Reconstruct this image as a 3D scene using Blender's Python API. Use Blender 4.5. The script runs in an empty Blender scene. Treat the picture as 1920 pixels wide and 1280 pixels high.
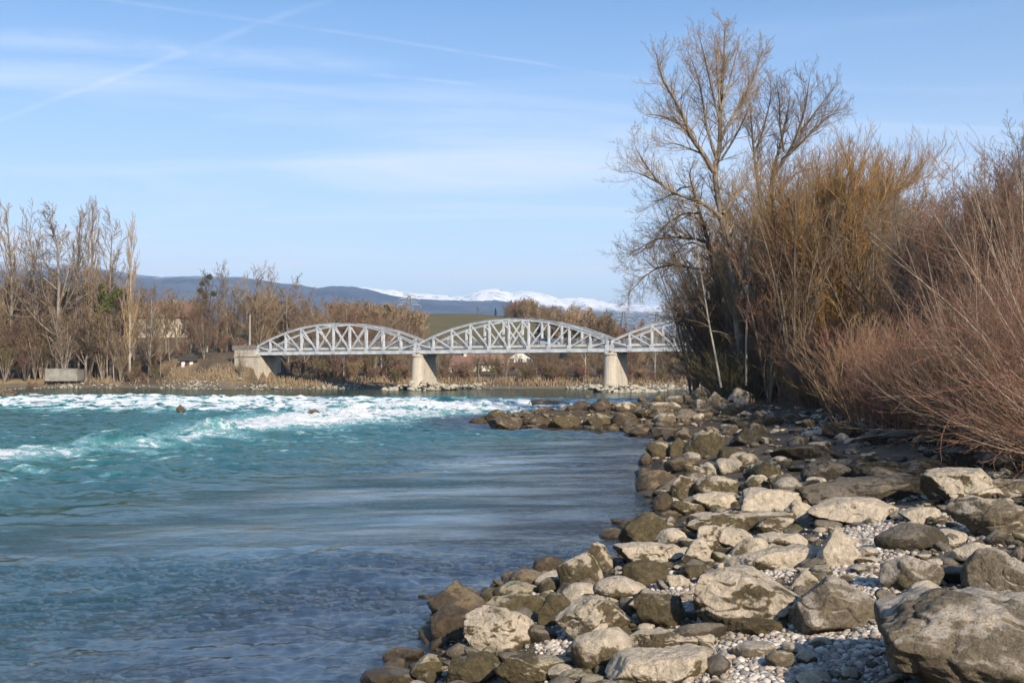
import bpy, bmesh, math
import numpy as np
from math import radians, sin, cos, pi, sqrt, atan2

# ------------------------------------------------------------------ camera, sky, sun, exposure
SC = bpy.context.scene
COL = SC.collection
FPX = 2066.0                       # focal length in pixels of the 1920 px wide photograph
PITCH = math.atan(57.0 / FPX)
EYE = 4.0                          # metres above the lower pool
UP = 0.6                           # level of the upper pool
cam_d = bpy.data.cameras.new("camera")
cam = bpy.data.objects.new("camera", cam_d)
COL.objects.link(cam)
cam_d.sensor_width = 36.0
cam_d.lens = 36.0 * FPX / 1920.0
cam_d.clip_start = 0.1
cam_d.clip_end = 60000.0
cam.location = (0, 0, EYE)
cam.rotation_euler = (pi / 2 + PITCH, 0, 0)
SC.camera = cam

SUN_EL = radians(29.0)
SUN_AZ = radians(156.0)            # clockwise from +Y
sun_dir = np.array([sin(SUN_AZ) * cos(SUN_EL), cos(SUN_AZ) * cos(SUN_EL), sin(SUN_EL)])
sd = bpy.data.lights.new("sun", 'SUN')
sd.energy = 5.0
sd.angle = radians(0.55)
sd.color = (1.0, 0.89, 0.74)
so = bpy.data.objects.new("sun", sd)
COL.objects.link(so)
so.location = (60, -80, 80)
so.rotation_euler = (pi / 2 - SUN_EL, 0, -SUN_AZ + pi)

SC.view_settings.view_transform = 'Standard'
SC.view_settings.look = 'None'
SC.view_settings.exposure = 0.42
SC.view_settings.gamma = 1.0
SC.cycles.max_bounces = 5
SC.cycles.diffuse_bounces = 2
SC.cycles.glossy_bounces = 2
SC.cycles.transmission_bounces = 2
SC.cycles.transparent_max_bounces = 6
SC.cycles.volume_bounces = 0
SC.cycles.caustics_reflective = False
SC.cycles.caustics_refractive = False
SC.cycles.use_denoising = True
SC.cycles.sample_clamp_direct = 5.0
SC.cycles.sample_clamp_indirect = 3.0
SC.cycles.use_adaptive_sampling = True
SC.cycles.adaptive_threshold = 0.008


# ------------------------------------------------------------------ node helpers
class NT:
    def __init__(s, tree):
        s.t = tree
        s.n = tree.nodes
        s.l = tree.links

    def node(s, typ, ins=None, **props):
        nd = s.n.new(typ)
        for k, v in props.items():
            setattr(nd, k, v)
        for k, v in (ins or {}).items():
            sock = nd.inputs[k]
            if isinstance(v, bpy.types.NodeSocket):
                s.l.new(v, sock)
            elif isinstance(v, bpy.types.Node):
                s.l.new(v.outputs[0], sock)
            elif isinstance(v, (tuple, list)) and sock.type == 'RGBA' and len(v) == 3:
                sock.default_value = (*v, 1.0)
            else:
                sock.default_value = v
        return nd

    def math(s, op, a, b=0.0, c=None, clamp=False):
        d = {0: a, 1: b}
        if c is not None:
            d[2] = c
        return s.node('ShaderNodeMath', d, operation=op, use_clamp=clamp).outputs[0]

    def vmath(s, op, a, b=(0, 0, 0)):
        nd = s.node('ShaderNodeVectorMath', {0: a, 1: b}, operation=op)
        return nd.outputs['Value'] if op in ('DOT_PRODUCT', 'LENGTH') else nd.outputs[0]

    def mixc(s, f, a, b):
        nd = s.n.new('ShaderNodeMix')
        nd.data_type = 'RGBA'
        for sock, v in ((nd.inputs[0], f), (nd.inputs[6], a), (nd.inputs[7], b)):
            if isinstance(v, bpy.types.NodeSocket):
                s.l.new(v, sock)
            elif isinstance(v, (tuple, list)):
                sock.default_value = (*v[:3], 1.0)
            else:
                sock.default_value = v
        return nd.outputs[2]

    def noise(s, vec, scale, detail=4.0, rough=0.55, dist=0.0):
        d = {'Scale': scale, 'Detail': detail, 'Roughness': rough, 'Distortion': dist}
        if vec is not None:
            d['Vector'] = vec
        return s.node('ShaderNodeTexNoise', d).outputs[0]

    def ramp(s, f, lo, hi):
        return s.node('ShaderNodeMapRange', {0: f, 1: lo, 2: hi, 3: 0.0, 4: 1.0},
                      interpolation_type='SMOOTHSTEP').outputs[0]


def mat(name):
    m = bpy.data.materials.new(name)
    m.use_nodes = True
    nt = NT(m.node_tree)
    b = m.node_tree.nodes['Principled BSDF']
    return m, nt, b


def link(nt, a, b):
    nt.l.new(a, b)


def simple(name, col, rough=0.8, var=0.15, scale=3.0, metal=0.0, bump=0.0, spec=0.3):
    m, nt, b = mat(name)
    tc = nt.node('ShaderNodeTexCoord').outputs['Object']
    n = nt.noise(tc, scale, 5)
    f = nt.ramp(n, 0.3, 0.7)
    lo = tuple(c * (1 - var) for c in col)
    hi = tuple(min(1, c * (1 + var)) for c in col)
    link(nt, nt.mixc(f, lo, hi), b.inputs['Base Color'])
    b.inputs['Roughness'].default_value = rough
    b.inputs['Metallic'].default_value = metal
    b.inputs['Specular IOR Level'].default_value = spec
    if bump:
        bp = nt.node('ShaderNodeBump', {'Height': nt.noise(tc, scale * 4, 6), 'Strength': bump, 'Distance': 0.1})
        link(nt, bp.outputs[0], b.inputs['Normal'])
    return m


# ------------------------------------------------------------------ projection helpers
UPV = np.array([0.0, -sin(PITCH), cos(PITCH)])
FWD = np.array([0.0, cos(PITCH), sin(PITCH)])


def ray(px, py):
    a = (px - 960.0) / FPX
    b = (640.0 - py) / FPX
    return np.array([a, 0, 0]) + b * UPV + FWD


def at_depth(px, py, Y):
    r = ray(px, py)
    return np.array([0, 0, EYE]) + r * (Y / r[1])


def at_z(px, py, z=0.0):
    r = ray(px, py)
    return np.array([0, 0, EYE]) + r * ((z - EYE) / r[2])


def to_px(p):
    v = np.asarray(p, float) - np.array([0, 0, EYE])
    d = v @ FWD
    return 960 + FPX * v[..., 0] / d, 640 - FPX * (v @ UPV) / d


# ------------------------------------------------------------------ world
w = bpy.data.worlds.new("World")
SC.world = w
w.use_nodes = True
W = NT(w.node_tree)
bg = w.node_tree.nodes['Background']
sky = W.node('ShaderNodeTexSky', sky_type='NISHITA', sun_disc=False, sun_elevation=SUN_EL, sun_rotation=SUN_AZ,
             altitude=400.0, air_density=1.0, dust_density=0.3, ozone_density=3.2)
gen = W.node('ShaderNodeTexCoord').outputs['Generated']
sep = W.node('ShaderNodeSeparateXYZ', {0: gen})
zc = W.math('MAXIMUM', sep.outputs[2], 0.02)
inv = W.math('DIVIDE', 1.0, W.math('ADD', zc, 0.06))
plane = W.node('ShaderNodeCombineXYZ', {0: W.math('MULTIPLY', sep.outputs[0], inv), 1: W.math('MULTIPLY', sep.outputs[1], inv), 2: 0.0}).outputs[0]


def cirrus(rot, sc, scale, lo, hi, seed, dist=1.2):
    mp = W.node('ShaderNodeMapping', {'Vector': plane, 'Rotation': (0, 0, rot), 'Scale': sc, 'Location': (seed, seed * 0.7, 0)})
    n = W.noise(mp.outputs[0], scale, 6, 0.55, dist)
    return W.ramp(n, lo, hi)


c1 = cirrus(0.25, (0.35, 1.0, 1), 0.8, 0.42, 0.74, 3.1)
c2 = cirrus(-0.5, (0.25, 1.2, 1), 1.6, 0.50, 0.85, 9.7)
cl = W.math('ADD', W.math('MULTIPLY', c1, 0.40), W.math('MULTIPLY', c2, 0.16))


def trail(p, q, wid, amt, t0=-9, t1=9):
    """a contrail: a straight line on the cloud plane through two directions"""
    def pl(px, py):
        d = ray(px, py)
        d = d / np.linalg.norm(d)
        return d[:2] / (d[2] + 0.06)
    a, b = pl(*p), pl(*q)
    u = (b - a)
    Lg = np.linalg.norm(u)
    u = u / Lg
    n = np.array([-u[1], u[0]])
    wob = W.math('MULTIPLY', W.math('SUBTRACT', W.noise(plane, 1.5, 3), 0.5), 0.05)
    dist = W.math('ABSOLUTE', W.math('ADD', W.math('SUBTRACT', W.vmath('DOT_PRODUCT', plane, (n[0], n[1], 0)), float(n @ a)), wob))
    f = W.math('SUBTRACT', 1.0, W.ramp(dist, 0.0, wid))
    s_ = W.math('SUBTRACT', W.vmath('DOT_PRODUCT', plane, (u[0], u[1], 0)), float(u @ a))
    e = W.math('MULTIPLY', W.ramp(s_, -0.15 * Lg, 0.15 * Lg), W.math('SUBTRACT', 1.0, W.ramp(s_, 0.8 * Lg, 1.15 * Lg)))
    br = W.ramp(W.noise(plane, 6.0, 4), 0.25, 0.6)
    return W.math('MULTIPLY', W.math('MULTIPLY', f, e), W.math('MULTIPLY', br, amt))


for tr in (trail((-40, 240), (640, -8), 0.026, 0.13), trail((150, -6), (1180, 146), 0.020, 0.12), trail((700, 140), (890, 160), 0.026, 0.13),
           trail((-60, 60), (700, 125), 0.12, 0.16)):
    cl = W.math('ADD', cl, tr)
# thin haze veil growing towards the horizon
veil = W.math('MULTIPLY', W.math('POWER', W.math('SUBTRACT', 1.0, W.math('MINIMUM', W.math('MULTIPLY', zc, 2.0), 1.0)), 1.6), 0.90)
cl = W.math('MINIMUM', W.math('ADD', cl, veil), 0.92)
skycol = W.node('ShaderNodeMix', {0: cl}, data_type='RGBA')
hs = W.node('ShaderNodeHueSaturation', {'Color': sky.outputs[0], 'Saturation': 1.32, 'Value': 1.0})
SKYGAIN = W.node('ShaderNodeVectorMath', {0: hs.outputs[0], 3: 1.10}, operation='SCALE')
w.node_tree.links.new(SKYGAIN.outputs[0], skycol.inputs[6])
skycol.inputs[7].default_value = (6.6, 7.3, 8.5, 1)
w.node_tree.links.new(skycol.outputs[2], bg.inputs[0])
bg.inputs[1].default_value = 0.108


# ------------------------------------------------------------------ numpy noise
_rng = np.random.RandomState(7)
_perm = _rng.permutation(512)
_perm = np.concatenate([_perm, _perm, _perm])
_g3 = _rng.normal(size=(512, 3))
_g3 /= np.linalg.norm(_g3, axis=1)[:, None]


def pnoise(p, seed=0):
    """3-D gradient noise, about -0.7 .. 0.7; p (n,3)"""
    p = np.asarray(p, float) + seed * 17.31
    i = np.floor(p).astype(int)
    f = p - i
    u = f * f * f * (f * (f * 6 - 15) + 10)
    res = 0
    for dx in (0, 1):
        for dy in (0, 1):
            for dz in (0, 1):
                h = _perm[(_perm[(_perm[(i[:, 0] + dx) & 511] + i[:, 1] + dy) & 511] + i[:, 2] + dz) & 511]
                g = _g3[h]
                d = (g[:, 0] * (f[:, 0] - dx) + g[:, 1] * (f[:, 1] - dy) + g[:, 2] * (f[:, 2] - dz))
                wgt = (u[:, 0] if dx else 1 - u[:, 0]) * (u[:, 1] if dy else 1 - u[:, 1]) * (u[:, 2] if dz else 1 - u[:, 2])
                res = res + wgt * d
    return res


def fbm(p, oct=4, seed=0, gain=0.5, lac=2.03, ridged=False):
    a, s, t = 1.0, 0.0, 0.0
    p = np.asarray(p, float)
    for k in range(oct):
        n = pnoise(p, seed + k * 3)
        if ridged:
            n = 0.5 - np.abs(n) * 1.6
        s = s + a * n
        p = p * lac
        a *= gain
    return s


def fbm2(x, y, sc, oct=4, seed=0, **k):
    p = np.stack([x / sc, y / sc, np.full_like(x, seed * 1.7)], 1)
    return fbm(p, oct, seed, **k)


def sstep(x, a, b):
    t = np.clip((x - a) / (b - a), 0, 1)
    return t * t * (3 - 2 * t)


# ------------------------------------------------------------------ mesh helpers
def mk_mesh(name, verts, faces, smooth=True):
    """faces: (n,k) array or a list of such arrays"""
    me = bpy.data.meshes.new(name)
    verts = np.asarray(verts, np.float32)
    fl = faces if isinstance(faces, list) else [faces]
    fl = [np.asarray(f, np.int32) for f in fl if len(f)]
    nl = sum(f.size for f in fl)
    nf = sum(len(f) for f in fl)
    me.vertices.add(len(verts))
    me.vertices.foreach_set('co', verts.ravel())
    me.loops.add(nl)
    me.loops.foreach_set('vertex_index', np.concatenate([f.ravel() for f in fl]))
    me.polygons.add(nf)
    tot = np.concatenate([np.full(len(f), f.shape[1], np.int32) for f in fl])
    st = np.concatenate([[0], np.cumsum(tot)[:-1]]).astype(np.int32)
    me.polygons.foreach_set('loop_start', st)
    me.polygons.foreach_set('use_smooth', np.full(nf, smooth, bool))
    me.update(calc_edges=True)
    return me


def ob(name, me, mats, parent=None, loc=None, rot=None, scale=None):
    o = bpy.data.objects.new(name, me)
    COL.objects.link(o)
    if me is not None:
        for m in (mats if isinstance(mats, (list, tuple)) else [mats]):
            if m is not None and m.name not in [x.name for x in me.materials if x]:
                me.materials.append(m)
    if parent is not None:
        o.parent = parent
    if loc is not None:
        o.location = loc
    if rot is not None:
        o.rotation_euler = rot
    if scale is not None:
        o.scale = scale if hasattr(scale, '__len__') else (scale,) * 3
    return o


def tag(o, label, cat, group=None):
    o['label'] = label
    o['category'] = cat
    if group:
        o['group'] = group
    return o


def empty(name, loc=(0, 0, 0), rz=0.0):
    o = bpy.data.objects.new(name, None)
    o.empty_display_size = 0.5
    COL.objects.link(o)
    o.location = loc
    o.rotation_euler = (0, 0, rz)
    return o


def copy_tree(o, parent=None):
    c = o.copy()
    COL.objects.link(c)
    if parent is not None:
        c.parent = parent
    for ch in list(o.children):
        copy_tree(ch, c)
    return c


def attr(me, name, vals):
    vals = np.asarray(vals, np.float32)
    if vals.ndim == 1:
        a = me.attributes.new(name, 'FLOAT', 'POINT')
        a.data.foreach_set('value', vals)
    else:
        a = me.attributes.new(name, 'FLOAT_COLOR', 'POINT')
        if vals.shape[1] == 3:
            vals = np.concatenate([vals, np.ones((len(vals), 1), np.float32)], 1)
        a.data.foreach_set('color', vals.ravel())


def grid_faces(nr, nc):
    i = np.arange(nr - 1)[:, None] * nc + np.arange(nc - 1)[None, :]
    i = i.ravel()
    return np.stack([i, i + 1, i + nc + 1, i + nc], 1)


class MB:
    """collects boxes, bars and prisms into one mesh"""
    def __init__(s):
        s.v = []
        s.f = []
        s.n = 0

    def add(s, v, f):
        v = np.asarray(v, float)
        s.v.append(v)
        s.f.append(np.asarray(f) + s.n)
        s.n += len(v)

    BOX = np.array([[0, 3, 2, 1], [4, 5, 6, 7], [0, 1, 5, 4], [1, 2, 6, 5], [2, 3, 7, 6], [3, 0, 4, 7]])

    def box(s, x0, x1, y0, y1, z0, z1):
        s.add([[x0, y0, z0], [x1, y0, z0], [x1, y1, z0], [x0, y1, z0], [x0, y0, z1], [x1, y0, z1], [x1, y1, z1], [x0, y1, z1]], s.BOX)

    def bar(s, a, b, wy, wz, up=(0, 0, 1)):
        """a square bar from a to b; wy width across, wz depth"""
        a, b = np.array(a, float), np.array(b, float)
        t = b - a
        t /= np.linalg.norm(t)
        u = np.cross(np.array(up, float), t)
        if np.linalg.norm(u) < 1e-4:
            u = np.cross((0, 1, 0), t)
        u /= np.linalg.norm(u)
        v = np.cross(t, u)
        c = [(-1, -1), (1, -1), (1, 1), (-1, 1)]
        pts = [a + u * wy / 2 * p + v * wz / 2 * q for p, q in c] + [b + u * wy / 2 * p + v * wz / 2 * q for p, q in c]
        s.add(pts, s.BOX)

    def prism(s, pts, z0, z1, pts1=None):
        """vertical prism over a plan polygon, optionally another polygon on top"""
        n = len(pts)
        p1 = pts if pts1 is None else pts1
        v = [(x, y, z0) for x, y in pts] + [(x, y, z1) for x, y in p1]
        s.v.append(np.array(v, float))
        k = s.n
        for i in range(n):
            j = (i + 1) % n
            s.f.append(np.array([[i + k, j + k, j + n + k, i + n + k]]))
        c0, c1 = len(v), len(v) + 1
        s.v.append(np.array([[np.mean([p[0] for p in pts]), np.mean([p[1] for p in pts]), z0], [np.mean([p[0] for p in p1]), np.mean([p[1] for p in p1]), z1]]))
        for i in range(n):
            j = (i + 1) % n
            s.f.append(np.array([[c0 + k, j + k, i + k]]))
            s.f.append(np.array([[c1 + k, i + n + k, j + n + k]]))
        s.n += len(v) + 2

    def build(s, name, m, parent=None, smooth=False, **k):
        V = np.concatenate(s.v)
        q = [f for f in s.f if f.shape[1] == 4]
        t = [f for f in s.f if f.shape[1] == 3]
        fl = []
        if q:
            fl.append(np.concatenate(q))
        if t:
            fl.append(np.concatenate(t))
        me = mk_mesh(name, V, fl, smooth)
        return ob(name, me, m, parent, **k)


def tube(pts, rad, sides):
    """pts (n,k,3), rad (n,k) -> verts, quads"""
    n, k, _ = pts.shape
    tan = np.gradient(pts, axis=1)
    tan /= (np.linalg.norm(tan, axis=2)[..., None] + 1e-9)
    ref = np.zeros((n, 1, 3))
    base = tan[:, :1]
    ref[..., 0] = 1.0
    bad = np.abs(base[..., 0]) > 0.8
    ref[bad] = (0, 1.0, 0)
    u = np.cross(np.broadcast_to(ref, tan.shape), tan)
    u /= (np.linalg.norm(u, axis=2)[..., None] + 1e-9)
    v = np.cross(tan, u)
    a = np.arange(sides) * 2 * pi / sides
    ring = pts[:, :, None] + rad[:, :, None, None] * (u[:, :, None] * np.cos(a)[None, None, :, None] + v[:, :, None] * np.sin(a)[None, None, :, None])
    V = ring.reshape(-1, 3)
    bi = (np.arange(n) * k * sides)[:, None, None]
    ki = (np.arange(k - 1) * sides)[None, :, None]
    si = np.arange(sides)[None, None, :]
    sj = (np.arange(sides) + 1) % sides
    sj = sj[None, None, :]
    F = np.stack([bi + ki + si, bi + ki + sj, bi + ki + sides + sj, bi + ki + sides + si], -1).reshape(-1, 4)
    return V, F


def join(parts):
    V, F, k = [], [], 0
    for v, f in parts:
        V.append(v)
        F.append(f + k)
        k += len(v)
    return np.concatenate(V), np.concatenate(F)
# ------------------------------------------------------------------ terrain
def poly_sd(x, y, poly):
    """signed distance to a polygon, positive inside"""
    P = np.asarray(poly, float)
    d = np.full(x.shape, 1e9)
    ins = np.zeros(x.shape, bool)
    n = len(P)
    for i in range(n):
        a, b = P[i], P[(i + 1) % n]
        e = b - a
        wx, wy = x - a[0], y - a[1]
        t = np.clip((wx * e[0] + wy * e[1]) / (e @ e + 1e-12), 0, 1)
        d = np.minimum(d, (wx - e[0] * t) ** 2 + (wy - e[1] * t) ** 2)
        c = ((a[1] > y) != (b[1] > y)) & (x < (b[0] - a[0]) * (y - a[1]) / (b[1] - a[1] + 1e-12) + a[0])
        ins ^= c
    d = np.sqrt(d)
    return np.where(ins, d, -d)


NEAR = [(-8, -60), (-5.5, -12), (-4.2, 0), (-3.3, 8), (-2.3, 12), (-1.8, 14.2), (-1.35, 16.8), (-0.9, 19.5), (0.0, 21.9), (1.6, 22.9), (2.15, 23.6),
        (2.5, 26), (3.8, 31.4), (4.7, 38), (5.25, 45.2), (6.4, 54), (8.6, 64.6), (6.9, 74.5), (2.5, 77.5), (-1.6, 81.0), (-2.9, 87), (-1.6, 93),
        (5, 98), (12, 104), (15.5, 112), (18, 130), (21, 146), (30, 160), (42, 172), (60, 190), (90, 225), (160, 300), (400, 600), (3000, 600), (3000, -3000), (-60, -3000)]
FAR = [(-3000, -3000), (-300, -3000), (-75, -60), (-82, 50), (-92, 100), (-104, 150), (-118, 205), (-114, 240), (-98, 239), (-84, 236), (-72, 228), (-60, 219), (-50, 216), (-42, 219), (-30, 226), (-17, 224.5),
       (4, 223), (22, 221), (38, 220), (61, 235), (110, 290), (330, 620), (3000, 3000), (12000, 16000), (-16000, 16000), (-16000, -3000)]

BR_P = np.array([0.48, 196.8])                 # bridge line: point and direction (to the right and nearer)
BR_U = np.array([cos(radians(28.6)), -sin(radians(28.6))])
BR_N = np.array([sin(radians(28.6)), cos(radians(28.6))])    # across, away from the camera
SPANS = [(-59.65, -21.25), (-20.35, 18.05), (18.95, 57.35)]
BR_W = 5.2
Z_BOT = 7.45                                   # underside of the trusses
Z_DECK = 8.55


def near_prof(d):
    return np.interp(d, [-30, -12, -6, -2, -0.6, 0, 1.5, 4, 6, 10, 15, 30, 60, 200],
                     [-3.5, -3.0, -2.2, -0.8, -0.25, -0.02, 0.30, 0.78, 1.08, 1.55, 2.0, 2.5, 2.9, 3.6])


def far_prof(d):
    return np.interp(d, [-30, -10, -3, 0, 1.5, 4, 8, 16, 30, 60, 120, 300], [-2.5, -1.6, -0.5, 0.0, 0.45, 1.0, 1.5, 2.4, 3.2, 4.4, 6, 9])


def height(x, y):
    x = np.asarray(x, float)
    y = np.asarray(y, float)
    dn = poly_sd(x, y, NEAR)
    df = poly_sd(x, y, FAR)
    rough = fbm2(x, y, 3.0, 4, 5)
    base_up = UP * sstep(y, 100, 165)                       # upstream banks stand on the higher pool
    hn = near_prof(dn) + base_up * sstep(dn, -1, 1)
    # ground under the photographer
    hn = hn + 0.9 * np.exp(-((x - 1) ** 2 + (y + 1) ** 2) / 36.0)
    # the groyne stays low
    spit = sstep(y, 74, 80) * (1 - sstep(y, 94, 100)) * (1 - sstep(x, 6, 14))
    hn = hn * (1 - 0.12 * spit * (hn > 0))
    hn = hn + rough * 0.10 * sstep(dn, 0, 3)
    hf = far_prof(df) + np.where(df > -4, UP * sstep(df, -4, 0), 0)
    left = 1 - sstep(x, -62, -34)
    hf = hf + left * 9.0 * sstep(df, 24, 62) + rough * 0.25 * sstep(df, 4, 12)
    # road embankment left of the bridge
    cx0, cy0 = BR_P[0] - 60.6 * BR_U[0] + 2.6 * BR_N[0], BR_P[1] - 60.6 * BR_U[1] + 2.6 * BR_N[1]
    best = np.full(x.shape, 1e9)
    ED = [(cx0, cy0), (cx0 - 7, cy0 + 4.4), (cx0 - 20, cy0 + 20), (cx0 - 60, cy0 + 75)]
    for p, q in zip(ED[:-1], ED[1:]):
        ex, ey = q[0] - p[0], q[1] - p[1]
        tt = np.clip(((x - p[0]) * ex + (y - p[1]) * ey) / (ex * ex + ey * ey), 0, 1)
        best = np.minimum(best, np.hypot(x - p[0] - ex * tt, y - p[1] - ey * tt))
    sb = (x - BR_P[0]) * BR_U[0] + (y - BR_P[1]) * BR_U[1]
    emb = (Z_DECK - 0.3) - np.maximum(best - 3.4, 0) * 0.8 - np.maximum(sb + 60.3, 0) * 4
    emb = np.minimum(emb, UP + 0.55 * np.maximum(df, 0))
    hf = np.where((df > 0) & (emb > hf), emb, hf)
    # hills behind
    R = np.hypot(x, y)
    px = 960 + FPX * x / np.maximum(y, 1)
    crest = np.interp(px, [-600, 0, 300, 500, 640, 720, 800, 900, 960, 1040, 1120, 1200, 1280, 1500, 2200],
                      [26, 26, 24, 25, 27, 29, 31.5, 32, 31, 28, 24, 17, 12, 10, 10])
    up = sstep(y, 300, 560)
    hill = crest * up * (1 - 0.7 * sstep(y, 640, 1200))
    hf = np.maximum(hf, 0) * (1 - 0.9 * up * (hf > 0)) + np.minimum(hf, 0) + np.where(y > 200, hill, 0) + fbm2(x, y, 60, 3, 11) * 2.0 * up
    h = np.where(dn > df, hn, hf)
    h = np.where((dn < 0) & (df < 0), np.maximum(np.minimum(hn, -0.02), np.minimum(hf, 0)) - 0.0, h)
    wl = UP * sstep(y, 150, 170)
    h = np.where((dn < 0) & (df < 0), np.minimum(h, wl - 0.12 - 0.05), h)
    return h, dn, df


# polar sheet, dense in front of the camera and reaching the horizon
angs = np.concatenate([np.arange(-180, -48, 6), np.arange(-48, -30, 1.0), np.arange(-30, 31, 0.14), np.arange(31, 48, 1.0), np.arange(48, 181, 6)])
rr = [2.0]
while rr[-1] < 16000:
    r = rr[-1]
    rr.append(r + (0.012 * r if r < 30 else 0.009 * r if r < 300 else 0.02 * r if r < 900 else 0.08 * r))
rr = np.array(rr)
A, R = np.meshgrid(np.radians(angs), rr)
gx, gy = (R * np.sin(A)).ravel(), (R * np.cos(A)).ravel()
gh, gdn, gdf = height(gx, gy)
gh = gh + np.where(R.ravel() < 60, fbm2(gx, gy, 0.5, 3, 21) * 0.05, 0)
n0 = len(gx)
gv = np.stack([gx, gy, gh], 1)
gf = grid_faces(len(rr), len(angs))[:, ::-1]
cen = np.arange(len(angs) - 1)
ground_me = mk_mesh("ground", np.concatenate([gv, [[0, 0, height(np.array([0.0]), np.array([0.0]))[0][0]]]]),
                    [gf, np.stack([cen + 1, cen, np.full_like(cen, n0)], 1)])
# zones: R gravel, G meadow green, B dry grass; the rest is brown leaf litter
GZ = ((1480, 1245, 190, 75), (1560, 1190, 120, 60), (1640, 1020, 70, 60), (1620, 1090, 60, 45), (1260, 1130, 70, 40), (1440, 1060, 60, 25), (1060, 1215, 45, 30), (1860, 990, 80, 25), (1370, 1170, 60, 40))


def gravel_zone(X, Y, Z):
    pxg, pyg = to_px(np.stack([X, Y, Z], 1))
    z = np.zeros(len(X))
    for (zx, zy, rx_, ry_) in GZ:
        z = np.maximum(z, np.exp(-(((pxg - zx) / rx_) ** 2 + ((pyg - zy) / ry_) ** 2) ** 2))
    return z, pxg


z_gr = (1 - sstep(gdn, 6.5, 10)) * (gdn > -3) * (gy < 60) * 0.2
z_gr = np.maximum(z_gr, np.where((gy > 6) & (gy < 30), gravel_zone(gx, np.maximum(gy, 1.0), gh)[0], 0))
hill_z = (gy > 330).astype(float)
edge = sstep(gdf, -3, -1) * (1 - sstep(gdf, 1.5, 3.5))
z_dry = sstep(gdf, 1.5, 4) * (1 - sstep(gdf, 9, 14)) * np.clip(0.55 + fbm2(gx, gy, 9, 3, 31) * 2.2, 0, 1)
col = np.stack([np.clip(z_gr + edge * 0.35, 0, 1), hill_z, z_dry * (gy > 150), sstep(gh, 0.25, 0.7) * 1.0], 1)
attr(ground_me, "zone", np.concatenate([col, [[0, 0, 0, 1]]]))

m, nt, b = mat("ground")
tc = nt.node('ShaderNodeTexCoord').outputs['Object']
za = nt.node('ShaderNodeAttribute', attribute_name="zone", attribute_type='GEOMETRY')
zs = nt.node('ShaderNodeSeparateColor', {0: za.outputs['Color']})
n_big = nt.ramp(nt.noise(tc, 0.12, 6), 0.35, 0.65)
n_mid = nt.ramp(nt.noise(tc, 1.3, 6), 0.35, 0.65)
n_fine = nt.ramp(nt.noise(tc, 14.0, 5, 0.7), 0.3, 0.7)
litter = nt.mixc(n_mid, (0.060, 0.042, 0.026), (0.135, 0.095, 0.055))
litter = nt.mixc(nt.math('MULTIPLY', n_fine, 0.5), litter, (0.16, 0.13, 0.09))
vor = nt.node('ShaderNodeTexVoronoi', {'Vector': tc, 'Scale': 26.0})
vor2 = nt.node('ShaderNodeTexVoronoi', {'Vector': tc, 'Scale': 9.0})
peb = nt.mixc(nt.ramp(nt.node('ShaderNodeSeparateColor', {0: vor.outputs['Color']}).outputs[0], 0.0, 1.0), (0.20, 0.17, 0.135), (0.50, 0.44, 0.37))
peb = nt.mixc(nt.ramp(vor.outputs['Distance'], 0.35, 0.75), peb, (0.10, 0.085, 0.07))
grn = nt.mixc(n_big, (0.115, 0.105, 0.040), (0.150, 0.115, 0.055))
dry = nt.mixc(n_mid, (0.24, 0.17, 0.085), (0.40, 0.30, 0.16))
c = nt.mixc(zs.outputs[0], litter, peb)
c = nt.mixc(zs.outputs[1], c, grn)
c = nt.mixc(zs.outputs[2], c, dry)
# wet close to the lower pool
sepz = nt.node('ShaderNodeSeparateXYZ', {0: nt.node('ShaderNodeNewGeometry').outputs['Position']}).outputs[2]
wet = nt.math('SUBTRACT', 1.0, nt.ramp(sepz, 0.10, 0.35))
c = nt.mixc(nt.math('MULTIPLY', wet, 0.8), c, (0.035, 0.028, 0.018))
link(nt, c, b.inputs['Base Color'])
b.inputs['Roughness'].default_value = 0.92
b.inputs['Specular IOR Level'].default_value = 0.2
bh = nt.math('ADD', nt.math('MULTIPLY', vor.outputs['Distance'], -0.4), nt.math('ADD', nt.math('MULTIPLY', vor2.outputs['Distance'], -0.4), nt.noise(tc, 5.0, 8, 0.65)))
link(nt, nt.node('ShaderNodeBump', {'Height': bh, 'Strength': 0.9, 'Distance': 0.06}).outputs[0], b.inputs['Normal'])
M_GROUND = m
g = ob("ground", ground_me, M_GROUND)
g['kind'] = 'structure'


def hz(x, y):
    return float(height(np.array([float(x)]), np.array([float(y)]))[0][0])


def on_ground(px, py):
    """where the line of sight through a pixel meets the terrain"""
    r = ray(px, py)
    t = np.concatenate([np.arange(5, 60, 0.12), np.arange(60, 320, 0.6)]) / r[1]
    p = np.array([0, 0, EYE]) + t[:, None] * r
    h = np.maximum(height(p[:, 0], p[:, 1])[0], -0.05)
    k = np.argmax(p[:, 2] < h)
    if p[k, 2] >= h[k]:
        k = len(p) - 1
    return p[k]


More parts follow.
